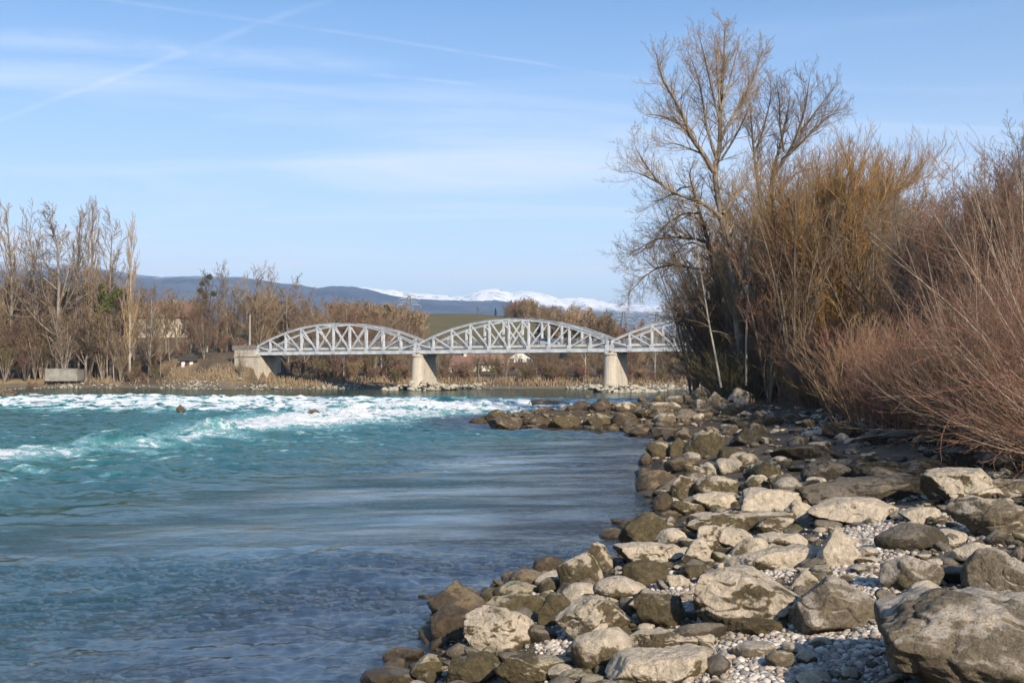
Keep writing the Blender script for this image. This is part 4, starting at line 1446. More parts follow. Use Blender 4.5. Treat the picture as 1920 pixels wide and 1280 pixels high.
    (1153, 752, 1192, 774, 'm', 'r', "tan round boulder on the spit between the wet rocks and the wide spit hump", None),
    (1107, 751, 1148, 774, 'w', 'r', None, None),
    (1073, 750, 1104, 768, 'w', 'r', None, None),
    (1089, 740, 1114, 757, 'w', 'r', "wet brown dome poking above the back of the spit", None),
    (1224, 741, 1244, 756, 'w', 'r', None, None),
    (993, 748, 1062, 770, 'w', 'b', None, None),
    (975, 762, 1018, 773, 'p', 's', "small pale slab lying on the dark rocks near the spit's tip", None),
    (1043, 744, 1062, 756, 'w', 'r', None, None),
    (975, 747, 1000, 762, 'w', 'p', None, None),
    (913, 767, 955, 792, 'o', 'r', "tan-crowned boulder at the tip of the spit", "the spit's tip boulder"),
    (921, 779, 985, 808, 'w', 'b', None, None),
    (878, 783, 914, 797, 'w', 's', "low dark rock outermost off the spit's tip", None),
    (1030, 777, 1084, 808, 'o', 'b', None, None),
    (983, 776, 1032, 807, 'w', 'b', None, None),
    (1098, 774, 1149, 806, 'o', 'b', "square olive block in the middle of the spit's front", "the square spit block"),
    (1150, 772, 1200, 802, 'w', 'b', None, None),
    (1226, 774, 1266, 798, 'g', 'b', None, None),
    (1260, 766, 1323, 790, 'd', 'b', None, None),
    (1192, 768, 1232, 780, 'o', 's', None, None),
    (1180, 800, 1226, 818, 'w', 'r', None, None),
    (1222, 801, 1276, 826, 'w', 's', None, None),
    (1265, 800, 1300, 824, 'd', 'r', None, None),
    (1196, 848, 1222, 874, 'w', 'r', None, None),
    (1212, 828, 1256, 864, 'o', 'r', None, None),
    (1252, 819, 1296, 858, 'o', 'p', "peaked olive rock left of the long-backed boulder", None),
    (1288, 806, 1360, 862, 'o', 'b', "long-backed boulder with a black hollow front midway along the bay", "the long-backed boulder"),
    (1354, 796, 1388, 818, 'd', 'b', None, None),
    (1372, 800, 1440, 838, 'd', 'p', None, None),
    (1306, 868, 1350, 899, 'm', 'r', None, None),
    (1346, 858, 1393, 892, 'm', 'b', None, None),
    (1382, 849, 1422, 882, 'm', 'r', None, None),
    (1346, 838, 1400, 864, 'o', 'r', None, None),
    (1432, 778, 1468, 800, 'd', 'b', None, None),
    # stones in the rapids
    (576, 765, 600, 780, 'w', 'r', "black rock in the white water, largest of those in the rapids", None),
    (330, 757, 346, 770, 'w', 'p', "small dark rock in the foam farthest left in the rapids", None),
    (686, 767, 700, 774, 'w', 'r', "small reddish rock awash in the middle of the rapids", None),
    (0, 724, 32, 742, 'w', 'r', "dark rock at the left end of the lip of the rapids, against the frame", None),
    (36, 727, 76, 739, 'w', 's', "low dark rock on the lip of the rapids, second from the left frame edge", None),
]

rock_objs = []       # (object, px centre, py centre, width px, tone, shape, label, landmark)
occ = []             # footprints (x, y, radius)


def add_rock(x0, y0, x1, y1, tone, shape, label, lm, seed, dz=0.0):
    cx = (x0 + x1) / 2
    if y1 > 1262:
        P = on_ground(cx, y1)
    else:
        P = on_ground(cx, y1 - 0.10 * (y1 - y0))
    Y = P[1]
    if cx < 720 and y1 < 800:                       # stands in the rapids
        P = at_z(cx, y1, 0.35 if x0 > 100 else 0.6)
        Y = P[1]
    wpx, hpx = x1 - x0, y1 - y0
    wd = wpx / FPX * Y
    asp = {'b': 0.85, 'r': 0.9, 's': 0.62, 'p': 0.8, 'c': 0.95}[shape]
    dp = wd * asp
    if shape == 's' and wpx > 2.5 * hpx:
        dp = wd * 0.5
    el = atan2((y0 + y1) / 2 - 697, FPX)
    Hh = hpx / FPX * Y - dp * sin(max(el, 0)) * 0.75
    Hh = max(Hh, 0.34 * wd * (0.7 if shape == 's' else 1.0))
    c = P + np.array([P[0], P[1], 0]) / np.hypot(P[0], P[1]) * dp * 0.42
    zb = hz(c[0], c[1])
    # bottom front edge seen at y1: centre height so that top reaches y0
    top_y = c[1]
    ztop = EYE + ray(cx, y0)[2] / ray(cx, y0)[1] * (top_y)
    sz = Hh * 0.5 * 1.35
    zc = ztop - sz
    zc = min(zc, max(zb, -0.2) + sz * 0.75) if y1 - y0 < 400 else zc
    level = 6 if wpx > 120 else 5 if wpx > 50 else 4
    lv_seed = seed * 7 + 11
    if cx < 720 and y1 < 800 and x0 > 100:
        zc += 0.38
    Pv, f = rock_arrays(lv_seed, wd * 0.5, dp * 0.5, sz, level, shape)
    # fit width exactly
    ex = Pv[:, 0].max() - Pv[:, 0].min()
    Pv[:, 0] *= wd * 1.09 / ex
    Pv[:, 2] *= (2 * sz) / (Pv[:, 2].max() - Pv[:, 2].min())
    Pv[:, 2] += sz - Pv[:, 2].max()
    if shape == 's' and wpx > 130 and y0 > 880 and x0 > 1270 and y1 < 1100:
        Pv[:, 2] += Pv[:, 0] * 0.10
    me = mk_mesh("boulder", Pv, f)
    o = ob("boulder" if wpx / FPX * Y > 0.55 else "stone", me, RM[tone], None, (c[0], c[1], zc), (0, 0, -atan2(c[0], c[1]) * 0.9))
    rock_objs.append([o, cx, (y0 + y1) / 2, wpx, tone, shape, label, lm, wd])
    occ.append((c[0], c[1], wd * 0.5))
    return o


for i, rk in enumerate(ROCKS):
    add_rock(*rk, seed=i)

# ---- further stones in the gaps: each its own object, from a few shared shapes
protos = []
for k in range(14):
    sh = 'bbsprp'[k % 6] if k < 12 else 'r'
    rs = np.random.RandomState(900 + k)
    V, f = rock_arrays(900 + k, 0.5, 0.5 * rs.uniform(.6, .95), 0.5 * (0.36 if sh == 's' else rs.uniform(.5, .75)), 4, sh)
    protos.append((mk_mesh("stone_shape", V, f), sh))
proto_m = {}
rs = np.random.RandomState(5)


def free(x, y, r, k=0.55):
    for a, b, c in occ:
        if (a - x) ** 2 + (b - y) ** 2 < (k * (c + r)) ** 2:
            return False
    return True


def put_stone(x, y, size, tone, ptype=None):
    k = rs.randint(len(protos)) if ptype is None else ptype
    me, sh = protos[k]
    key = (k, tone)
    if key not in proto_m:
        m2 = me.copy()
        m2.materials.clear()
        m2.materials.append(RM[tone])
        proto_m[key] = m2
    z = hz(x, y)
    o = bpy.data.objects.new("boulder" if size > 0.55 else "stone", proto_m[key])
    COL.objects.link(o)
    o.location = (x, y, max(z, -0.25) + size * 0.10)
    o.rotation_euler = (rs.uniform(-.25, .25), rs.uniform(-.25, .25), rs.uniform(0, 6.28))
    o.scale = (size, size, size)
    px, py = to_px((x, y, z + size * 0.2))
    rock_objs.append([o, float(px), float(py), size / y * FPX, tone, sh, None, None, size])
    occ.append((x, y, size * 0.45))
    return o


def scatter(n, xr, yr, dmin, dmax, smin, smax, tones, tries=40000, k=0.55):
    got = 0
    X = rs.uniform(*xr, tries)
    Y = yr[0] + (yr[1] - yr[0]) * rs.uniform(0, 1, tries) ** 1.4
    d = poly_sd(X, Y, NEAR)
    pxx = 960 + FPX * X / Y
    for x, y, dd, p in zip(X, Y, d, pxx):
        if got >= n:
            break
        if dd < dmin or dd > dmax or p > 1960 or p < 640:
            continue
        s = smin * (smax / smin) ** (rs.uniform() ** 1.5)
        if not free(x, y, s * 0.5, k):
            continue
        t = tones[rs.randint(len(tones))]
        if dd < 0.9 and t in 'pmg':
            t = 'w' if rs.uniform() < 0.6 else 'o'
        put_stone(x, y, s, t)
        got += 1
    return got


scatter(14, (-3, 12), (74, 96), -1.0, 4.5, 0.8, 1.7, 'wwwo', k=0.5)
scatter(34, (6, 26), (60, 100), -0.3, 9, 0.7, 1.9, 'ddmg', k=0.5)
scatter(66, (3, 24), (26, 62), -0.8, 10, 0.40, 1.3, 'ddmogm', k=0.46)
scatter(56, (-2.5, 14), (9.5, 27), -0.6, 9, 0.16, 0.55, 'mopgmp', k=0.6)
print("rocks", len(rock_objs))

# ---- labels: each rock is told apart by its look and a named neighbour
LMS = [r for r in rock_objs if r[7]]
used_labels = set()
ORD = ["", "second ", "third ", "fourth ", "fifth ", "sixth ", "seventh ", "eighth ", "ninth ", "tenth "]


def relation(dx, dy):
    a, b_ = abs(dx), abs(dy) * 1.6
    if a > 2.2 * b_:
        return "right of" if dx > 0 else "left of"
    if b_ > 2.2 * a:
        return "in front of" if dy > 0 else "behind"
    return ("in front and right of" if dx > 0 else "in front and left of") if dy > 0 else ("behind and right of" if dx > 0 else "behind and left of")


for r in rock_objs:
    if r[6]:
        used_labels.add(r[6])
for r in sorted([q for q in rock_objs if not q[6]], key=lambda q: -q[3]):
    o, cx, cy, wpx, tone, shape = r[:6]
    near = sorted(LMS, key=lambda l: math.hypot(l[1] - cx, (l[2] - cy) * 1.6))
    size = "big" if r[8] > 1.4 else "middling" if r[8] > 0.8 else "small" if r[8] > 0.4 else "little"
    kind = "boulder" if r[8] > 0.55 else "stone"
    lab = None
    for od in ORD:
        for l in near[:3]:
            rel = relation(cx - l[1], cy - l[2])
            gap = math.hypot(cx - l[1], cy - l[2]) / max(l[3], 20)
            far_ = "just " if gap < 0.9 else "" if gap < 1.8 else "well "
            cand = f"{od}{size} {TONE[tone]} {SHAPE[shape]} {kind} {far_}{rel} {l[7]}"
            if len(cand.split()) <= 16 and cand not in used_labels:
                lab = cand
                break
        if lab:
            break
    r[6] = lab
    used_labels.add(lab)
for r in rock_objs:
    tag(r[0], r[6], "boulder" if r[8] > 0.55 else "stone", "boulders of the near shore" if r[8] > 0.55 else "stones of the near shore")

# ---- rubble between and beneath them: nobody could count it
rs = np.random.RandomState(77)
parts_ = {}

def rubble(n, xr, yr, dmin, dmax, smin, smax, lvl, tone, avoid=0.0, pw=2.0, sink=0.1, ypow=1.3):
    X = rs.uniform(*xr, n)
    Y = yr[0] + (yr[1] - yr[0]) * rs.uniform(0, 1, n) ** ypow
    d = poly_sd(X, Y, NEAR)
    pxx = 960 + FPX * X / Y
    k = (d > dmin) & (d < dmax) & (pxx < 2100) & (pxx > 600)
    k &= rs.uniform(size=n) > gravel_zone(X, Y, height(X, Y)[0])[0] * 0.93
    X, Y = X[k], Y[k]
    S = smin * (smax / smin) ** (rs.uniform(0, 1, len(X)) ** pw)
    Z = np.maximum(height(X, Y)[0], -0.4)
    base = []
    for q in range(10):
        V, f = rock_arrays(300 + q, 0.5, 0.5 * rs.uniform(.6, 1), 0.5 * rs.uniform(.4, .75), lvl, 'brsp'[q % 4], 1.0)
        base.append(V)
    for q in range(10):
        idx = np.where(np.arange(len(X)) % 10 == q)[0]
        if not len(idx):
            continue
        a = rs.uniform(0, 6.28, len(idx))
        tl = rs.normal(0, 0.22, (len(idx), 2))
        B = base[q]
        ca, sa = np.cos(a)[:, None], np.sin(a)[:, None]
        x = B[:, 0][None] * ca - B[:, 1][None] * sa
        y = B[:, 0][None] * sa + B[:, 1][None] * ca
        z = B[:, 2][None] + x * tl[:, :1] + y * tl[:, 1:]
        s = S[idx][:, None]
        V = np.stack([x * s + X[idx][:, None], y * s + Y[idx][:, None], z * s + (Z[idx] + S[idx] * sink)[:, None]], -1)
        nv = B.shape[0]
        F = f[None] + (np.arange(len(idx)) * nv)[:, None, None]
        parts_.setdefault(tone, []).append((V.reshape(-1, 3), F.reshape(-1, 3)))


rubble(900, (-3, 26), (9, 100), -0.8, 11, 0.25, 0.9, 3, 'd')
rubble(1000, (-3, 26), (18, 100), -0.6, 11, 0.2, 0.8, 3, 'm')
rubble(500, (-4, 14), (70, 100), -1.2, 12, 0.4, 1.1, 3, 'w')
rubble(900, (-3, 14), (9, 60), -1.4, 0.8, 0.10, 0.5, 3, 'w')
rubble(700, (-5, 8), (9, 40), -4.5, -0.8, 0.15, 0.7, 3, 'w', sink=-0.25)
rubble(1500, (-2, 13), (9, 26), 0.2, 9, 0.06, 0.30, 3, 'm', pw=1.5)
rubble(1300, (-3, 14), (9, 30), 0.0, 9, 0.10, 0.42, 3, 'o', pw=1.5)
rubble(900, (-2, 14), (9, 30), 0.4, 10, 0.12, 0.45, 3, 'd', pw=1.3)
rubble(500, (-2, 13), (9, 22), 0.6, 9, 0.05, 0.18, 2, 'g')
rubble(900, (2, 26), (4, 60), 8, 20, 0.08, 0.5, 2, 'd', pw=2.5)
rubble(500, (2, 26), (4, 60), 7, 18, 0.06, 0.35, 2, 'g', pw=2.5)
for t_, pr in parts_.items():
    V, F = join(pr)
    nm = "rubble"
    o = ob(nm, mk_mesh(nm, V, F), RM[t_])
    o['kind'] = 'stuff'
parts_ = {}

# ---- gravel: tens of thousands of pebbles
m, nt, b = mat("pebbles")
pa_ = nt.node('ShaderNodeAttribute', attribute_name="tint", attribute_type='GEOMETRY')
link(nt, pa_.outputs['Color'], b.inputs['Base Color'])
b.inputs['Roughness'].default_value = 0.8
n = 260000
X = rs.uniform(-2, 9, n)
Y = 8.8 + 15 * rs.uniform(0, 1, n) ** 1.6
d = poly_sd(X, Y, NEAR)
zone, pxg = gravel_zone(X, Y, height(X, Y)[0])
k = (d > 0.5) & (d < 8.5) & (pxg < 1990) & (rs.uniform(size=n) < 0.035 + zone)
X, Y = X[k], Y[k]
S = 0.008 * (0.058 / 0.008) ** (rs.uniform(0, 1, len(X)) ** 2.9) * (0.7 + 0.03 * Y)
Z = height(X, Y)[0] + fbm2(X, Y, 0.5, 3, 21) * 0.05
V0, f0 = ico(1)
a = rs.uniform(0, 6.28, len(X))
fl_ = rs.uniform(0.45, 0.8, len(X))
el_ = rs.uniform(0.65, 1.0, len(X))
bx = V0[:, 0][None] * S[:, None]
by = V0[:, 1][None] * (S * el_)[:, None]
bz = V0[:, 2][None] * (S * fl_)[:, None]
V = np.stack([bx * np.cos(a)[:, None] - by * np.sin(a)[:, None] + X[:, None], bx * np.sin(a)[:, None] + by * np.cos(a)[:, None] + Y[:, None], bz + (Z + S * 0.25)[:, None]], -1)
F = f0[None] + (np.arange(len(X)) * len(V0))[:, None, None]
me = mk_mesh("gravel", V.reshape(-1, 3), F.reshape(-1, 3))
tint = np.array([(0.52, 0.46, 0.39), (0.40, 0.34, 0.27), (0.27, 0.23, 0.18), (0.60, 0.54, 0.46), (0.40, 0.31, 0.23), (0.30, 0.20, 0.16), (0.20, 0.19, 0.18)])[rs.choice(7, len(X), p=[.25, .22, .15, .15, .12, .05, .06])]
tint = tint * rs.uniform(.75, 1.1, (len(X), 1))
attr(me, "tint", np.repeat(tint, len(V0), 0))
o = ob("gravel", me, m)
o['kind'] = 'stuff'

# ---- stone rubble on the far bank and round the piers
xs = np.concatenate([rs.uniform(-118, 60, 4200)])
fp = np.array(FAR[5:22])
fp = fp[np.argsort(fp[:, 0])]
ysh = np.interp(xs, fp[:, 0], fp[:, 1])
dens = np.clip(fbm2(xs, xs * 0, 12, 3, 9) * 2.8 + 0.38, 0.03, 1)
k = rs.uniform(size=len(xs)) < dens
xs, ysh = xs[k], ysh[k]
ysr = ysh + rs.uniform(-0.8, 3.6, len(xs)) ** 1.0
for (s_, n_, rad) in ((-20.8, 170, 7.0), (18.5, 260, 6.5)):
    cx_, cy_, _ = on_bridge(s_, 2.0, 0)
    a = rs.uniform(0, 6.28, n_)
    q = rad * np.sqrt(rs.uniform(0.12, 1, n_))
    xs = np.concatenate([xs, cx_ + q * np.cos(a) + (2.0 if s_ > 0 else -1)])
    ysr = np.concatenate([ysr, cy_ + q * np.sin(a) * 1.1])
zz = np.maximum(height(xs, ysr)[0], UP - 0.1)
for (s_, rad) in ((-20.8, 7.0), (18.5, 6.5)):
    cx_, cy_, _ = on_bridge(s_, 2.0, 0)
    q = np.hypot(xs - cx_, ysr - cy_)
    zz = np.maximum(zz, UP - 0.2 + np.maximum(0, 1.5 * (1 - (q / rad) ** 2)))
S = rs.uniform(0.18, 0.55, len(xs)) * np.where(np.arange(len(xs)) >= len(xs) - 430, 1.9, 1.0) * (1 + 0.8 * (rs.uniform(size=len(xs)) < 0.12))
prt = []
for q in range(8):
    B, f = rock_arrays(500 + q, 0.5, 0.45, 0.33, 2, 'brsp'[q % 4])
    idx = np.arange(len(xs))[q::8]
    a = rs.uniform(0, 6.28, len(idx))[:, None]
    s = S[idx][:, None]
    x = (B[:, 0][None] * np.cos(a) - B[:, 1][None] * np.sin(a)) * s + xs[idx][:, None]
    y = (B[:, 0][None] * np.sin(a) + B[:, 1][None] * np.cos(a)) * s + ysr[idx][:, None]
    z = B[:, 2][None] * s + (zz[idx] + S[idx] * 0.15)[:, None]
    V = np.stack([x, y, z], -1)
    F = f[None] + (np.arange(len(idx)) * len(B))[:, None, None]
    prt.append((V.reshape(-1, 3), F.reshape(-1, 3)))
V, F = join(prt)
o = ob("rubble", mk_mesh("rubble", V, F), rock_mat("far_bank_stone", (0.46, 0.42, 0.33), (0.20, 0.17, 0.11), 0.45, scale=0.8))
o['kind'] = 'stuff'

# ---- driftwood stick on the spit
p0 = at_depth(991, 757, 88)
p1 = at_depth(1004, 737, 88.4)
k = np.linspace(0, 1, 7)[:, None]
pts = (p0 * (1 - k) + p1 * k)[None] + np.stack([np.sin(k[:, 0] * 3) * 0.05, k[:, 0] * 0, k[:, 0] * 0], 1)[None]
V, F = tube(pts, np.linspace(0.045, 0.02, 7)[None], 6)
tag(ob("driftwood", mk_mesh("driftwood", V, F), simple("driftwood_bark", (0.07, 0.05, 0.035), 0.9, 0.3)), "bare dark stick standing up from the rocks near the spit's tip", "stick")
# ------------------------------------------------------------------ trees and shrubs
def grow(rs, P, Rr, n, tmin, tmax, ang, angsd, length, K, trop, wob, rmin, rratio=0.55, taper=0.35, lenfall=0.45, tip=0.25, tpow=1.0, trop_v=(0, 0, 1), rcap=9):
    """children of the branches P (m,k,3) with radii Rr (m,k); length is a fraction of the parent's or ('abs', metres)"""
    m_, kp, _ = P.shape
    pi_ = np.repeat(np.arange(m_), n)
    tt = tmin + (tmax - tmin) * ((np.tile(np.arange(n), m_) + rs.uniform(0, 1, m_ * n)) / n) ** tpow
    x = tt * (kp - 1)
    i = np.clip(x.astype(int), 0, kp - 2)
    f = (x - i)[:, None]
    p0 = P[pi_, i] * (1 - f) + P[pi_, i + 1] * f
    d0 = P[pi_, i + 1] - P[pi_, i]
    d0 /= np.linalg.norm(d0, axis=1)[:, None] + 1e-9
    pr = Rr[pi_, i] * (1 - f[:, 0]) + Rr[pi_, i + 1] * f[:, 0]
    plen = np.linalg.norm(np.diff(P, axis=1), axis=2).sum(1)[pi_]
    q = rs.normal(size=d0.shape)
    q -= (q * d0).sum(1)[:, None] * d0
    q /= np.linalg.norm(q, axis=1)[:, None] + 1e-9
    a = np.radians(rs.normal(ang, angsd, len(pi_)))[:, None]
    d = np.cos(a) * d0 + np.sin(a) * q
    L = (length[1] if isinstance(length, tuple) else plen * length) * (1 - lenfall * (tt - tmin) / (tmax - tmin + 1e-6)) * rs.uniform(0.65, 1.2, len(pi_))
    r0 = np.clip(np.minimum(pr * 0.85, pr * rratio * rs.uniform(0.7, 1.15, len(pi_))), rmin, rcap)
    pts = [p0]
    tv = np.array(trop_v, float)
    bend = rs.normal(size=d.shape) * wob
    for s in range(K):
        d = d + tv * trop / K + bend / K * 1.2 + rs.normal(size=d.shape) * wob / K
        d /= np.linalg.norm(d, axis=1)[:, None] + 1e-9
        pts.append(pts[-1] + d * (L / K)[:, None])
    pts = np.stack(pts, 1)
    k = np.linspace(0, 1, K + 1)[None]
    rad = np.maximum(r0[:, None] * (1 - (1 - tip) * k), rmin * 0.8)
    return pts, rad


def bark(name, dark, light, scale=6.0):
    m, nt, b = mat(name)
    tc = nt.node('ShaderNodeTexCoord').outputs['Object']
    n = nt.noise(nt.node('ShaderNodeMapping', {'Vector': tc, 'Scale': (1, 1, 0.25)}).outputs[0], scale, 5, 0.65)
    oi = nt.node('ShaderNodeObjectInfo').outputs['Random']
    c = nt.mixc(nt.ramp(n, 0.35, 0.65), dark, light)
    n2 = nt.noise(tc, 0.35, 3)
    v = nt.math('ADD', 0.80, nt.math('ADD', nt.math('MULTIPLY', oi, 0.30), nt.math('MULTIPLY', nt.math('SUBTRACT', n2, 0.5), 0.5)))
    hs = nt.node('ShaderNodeHueSaturation', {'Color': c, 'Value': v, 'Saturation': 1.0, 'Hue': 0.5})
    link(nt, hs.outputs[0], b.inputs['Base Color'])
    b.inputs['Roughness'].default_value = 0.85
    b.inputs['Specular IOR Level'].default_value = 0.15
    return m


B_GREY = bark("grey_bark", (0.14, 0.11, 0.08), (0.34, 0.285, 0.22), 3)
B_MID = bark("mid_bark", (0.11, 0.09, 0.066), (0.26, 0.22, 0.165), 3)
B_DARK = bark("dark_bark", (0.065, 0.052, 0.04), (0.16, 0.13, 0.10), 3)
B_PALE = bark("pale_bark", (0.26, 0.235, 0.195), (0.47, 0.43, 0.36), 3)
T_BROWN = bark("brown_twigs", (0.150, 0.102, 0.062), (0.30, 0.215, 0.135))
T_TAN = bark("tan_twigs", (0.23, 0.155, 0.083), (0.42, 0.30, 0.175))
T_GREY = bark("grey_twigs", (0.19, 0.140, 0.092), (0.36, 0.28, 0.20))
T_GOLD = bark("golden_willow_twigs", (0.26, 0.150, 0.050), (0.47, 0.29, 0.115))
T_RED = bark("red_twigs", (0.21, 0.105, 0.066), (0.42, 0.235, 0.155))
T_REDD = bark("maroon_twigs", (0.15, 0.085, 0.058), (0.33, 0.20, 0.135))
T_OLIVE = bark("olive_twigs", (0.13, 0.105, 0.045), (0.24, 0.20, 0.10))
L_IVY = simple("ivy_leaves", (0.105, 0.115, 0.030), 0.7, 0.4, 2)
L_FIR = simple("fir_needles", (0.022, 0.040, 0.020), 0.8, 0.3, 2)
L_MIST = simple("mistletoe_leaves", (0.09, 0.095, 0.03), 0.7, 0.3, 2)


def stem_line(pts3, r0, r1, K=None):
    """one polyline resampled -> P (1,k,3), R (1,k)"""
    pts3 = np.asarray(pts3, float)
    seg = np.concatenate([[0], np.cumsum(np.linalg.norm(np.diff(pts3, axis=0), axis=1))])
    K = K or max(8, len(pts3) * 4)
    s = np.linspace(0, seg[-1], K)
    P = np.stack([np.interp(s, seg, pts3[:, j]) for j in range(3)], 1)
    for _ in range(2):
        P[1:-1] = 0.25 * P[:-2] + 0.5 * P[1:-1] + 0.25 * P[2:]
    t = s / seg[-1]
    R = r0 * (1 - t) ** 0.8 + r1 * t
    return P[None], np.maximum(R, r1)[None]


def leafs(rs, centers, rad, n, size, flat=0.6):
    """leaf-sized quads in clumps"""
    c = np.repeat(centers, n, 0)
    q = rs.normal(size=c.shape)
    q /= np.linalg.norm(q, axis=1)[:, None]
    p = c + q * np.repeat(rad, n)[:, None] * rs.uniform(0.2, 1.0, (len(c), 1)) ** 0.6 * np.array([1, 1, flat])
    u = rs.normal(size=c.shape)
    u /= np.linalg.norm(u, axis=1)[:, None]
    v = np.cross(u, rs.normal(size=c.shape))
    v /= np.linalg.norm(v, axis=1)[:, None]
    s = size * rs.uniform(0.5, 1.3, (len(c), 1))
    V = np.stack([p - u * s, p - v * s * .6, p + u * s, p + v * s * .6], 1).reshape(-1, 3)
    F = np.arange(len(V)).reshape(-1, 4)
    return V, F


def tree_proto(kind, seed, H, twig=0.02):
    """returns (trunk mesh arrays, crown mesh arrays, extra or None), base at the origin"""
    rs = np.random.RandomState(seed)
    trunk, crown, extra = [], [], None
    z = np.array
    if kind == 'broad':
        t0 = stem_line([(0, 0, -0.5), (rs.normal(0, .2), 0, H * .25), (rs.normal(0, .5), rs.normal(0, .5), H * .55), (rs.normal(0, .7), rs.normal(0, .6), H * .93)], H * .017, .03, 14)
        trunk.append(tube(*t0, 7))
        a = grow(rs, *t0, 13, .22, .95, 46, 9, 0.56, 8, 0.75, 0.30, twig, .55, lenfall=.62)
        trunk.append(tube(*a, 5))
        b_ = grow(rs, *a, 8, .2, 1, 38, 12, 0.50, 5, 0.35, 0.35, twig, .5)
        c = grow(rs, *b_, 7, .1, 1, 36, 14, 0.50, 3, 0.25, 0.4, twig * .8, .5)
        d = grow(rs, *c, 3, .1, 1, 34, 14, 0.62, 2, 0.2, 0.4, twig * .62, .6)
        crown += [tube(*b_, 4), tube(*c, 3), tube(*d, 3)]
    elif kind == 'tall':
        t0 = stem_line([(0, 0, -0.5), (rs.normal(0, .2), 0, H * .3), (rs.normal(0, .4), rs.normal(0, .4), H * .6), (rs.normal(0, .6), rs.normal(0, .5), H)], H * .013, .025, 16)
        trunk.append(tube(*t0, 7))
        a = grow(rs, *t0, 20, .30, .98, 33, 8, 0.36, 7, 0.8, 0.25, twig, .5, lenfall=.6)
        trunk.append(tube(*a, 4))
        b_ = grow(rs, *a, 8, .15, 1, 34, 10, 0.42, 4, 0.5, 0.3, twig, .5)
        c = grow(rs, *b_, 6, .1, 1, 32, 12, 0.5, 3, 0.35, 0.35, twig * .7, .5)
        crown += [tube(*b_, 3), tube(*c, 3)]
    elif kind == 'column':
        t0 = stem_line([(0, 0, -0.5), (0, 0, H * .5), (rs.normal(0, .2), 0, H)], H * .012, .02, 16)
        trunk.append(tube(*t0, 7))
        a = grow(rs, *t0, 46, .12, .95, 24, 5, 0.26, 6, 1.3, 0.15, twig, .45, lenfall=.5)
        b_ = grow(rs, *a, 8, .1, 1, 20, 7, 0.5, 4, 0.9, 0.2, twig * .8, .5)
        c = grow(rs, *b_, 3, .1, 1, 22, 7, 0.5, 2, 0.5, 0.2, twig * .7, .5)
        crown += [tube(*a, 4), tube(*b_, 3), tube(*c, 3)]
    elif kind == 'multi':
        base = []
        for k in range(7):
            az = rs.uniform(0, 6.28)
            o_ = rs.uniform(.15, .42) * H
            base.append(stem_line([(0, 0, -0.3), (o_ * .25 * cos(az), o_ * .25 * sin(az), H * .35), (o_ * .6 * cos(az), o_ * .6 * sin(az), H * .68), (o_ * cos(az), o_ * sin(az), H * rs.uniform(.8, 1.0))], H * .008, .018, 10))
        t0 = (np.concatenate([q[0] for q in base]), np.concatenate([q[1] for q in base]))
        trunk.append(tube(*t0, 5))
        a = grow(rs, *t0, 12, .2, 1, 36, 10, 0.30, 5, 0.6, 0.3, twig, .5)
        b_ = grow(rs, *a, 7, .15, 1, 34, 12, 0.5, 3, 0.4, 0.35, twig * .8, .55)
        c = grow(rs, *b_, 4, .1, 1, 32, 12, 0.55, 2, 0.3, 0.35, twig * .65, .6)
        crown += [tube(*a, 3), tube(*b_, 3), tube(*c, 3)]
    elif kind == 'fir':
        t0 = stem_line([(0, 0, -0.5), (0, 0, H)], H * .014, .03, 8)
        trunk.append(tube(*t0, 6))
        a = grow(rs, *t0, 60, .10, .99, 80, 8, ('abs', H * .24), 4, -0.25, 0.1, twig, .3, lenfall=.92)
        crown.append(tube(*a, 3))
        pp = a[0].reshape(-1, 3)
        crown.append(leafs(rs, pp, np.full(len(pp), H * .04), 26, .16, .5))
    V0, F0 = join(trunk)
    V1, F1 = join(crown)
    return (V0, F0), (V1, F1)


_mesh_cache = {}


def proto_meshes(kind, seed, H, bm_, tm_, twig=0.02):
    key = (kind, seed, H, bm_.name, tm_.name)
    if key not in _mesh_cache:
        a, b_ = tree_proto(kind, seed, H, twig)
        ma, mb_ = mk_mesh("trunk", *a), mk_mesh("crown", *b_)
        ma.materials.append(bm_)
        mb_.materials.append(tm_)
        _mesh_cache[key] = (ma, mb_)
    return _mesh_cache[key]


def place_tree(name, label, cat, meshes, x, y, z, s, rz, group=None, sx=1.0):
    r = empty(name, (x, y, z), rz)
    r.scale = (s * sx, s * sx, s)
    ob("trunk", meshes[0], None, r)
    ob("crown", meshes[1], None, r)
    tag(r, label, cat, group)
    return r


def tree_at(name, label, kind, seed, H0, bm_, tm_, px, ytop, Y, group=None, sx=1.0, zoff=0, rz=None, twig=0.02, cat="tree"):
    """a tree whose top shows at pixel row ytop, standing on the ground at distance Y"""
    p = at_depth(px, 700, Y)
    zb = hz(p[0], Y) + zoff
    H = zpx(ytop, Y) - zb
    return place_tree(name, label, cat, proto_meshes(kind, seed, H0, bm_, tm_, twig), p[0], Y, zb, H / H0, seed * 1.7 if rz is None else rz, group, sx)


TW = 0.024
GL = "trees on the left part of the far bank"
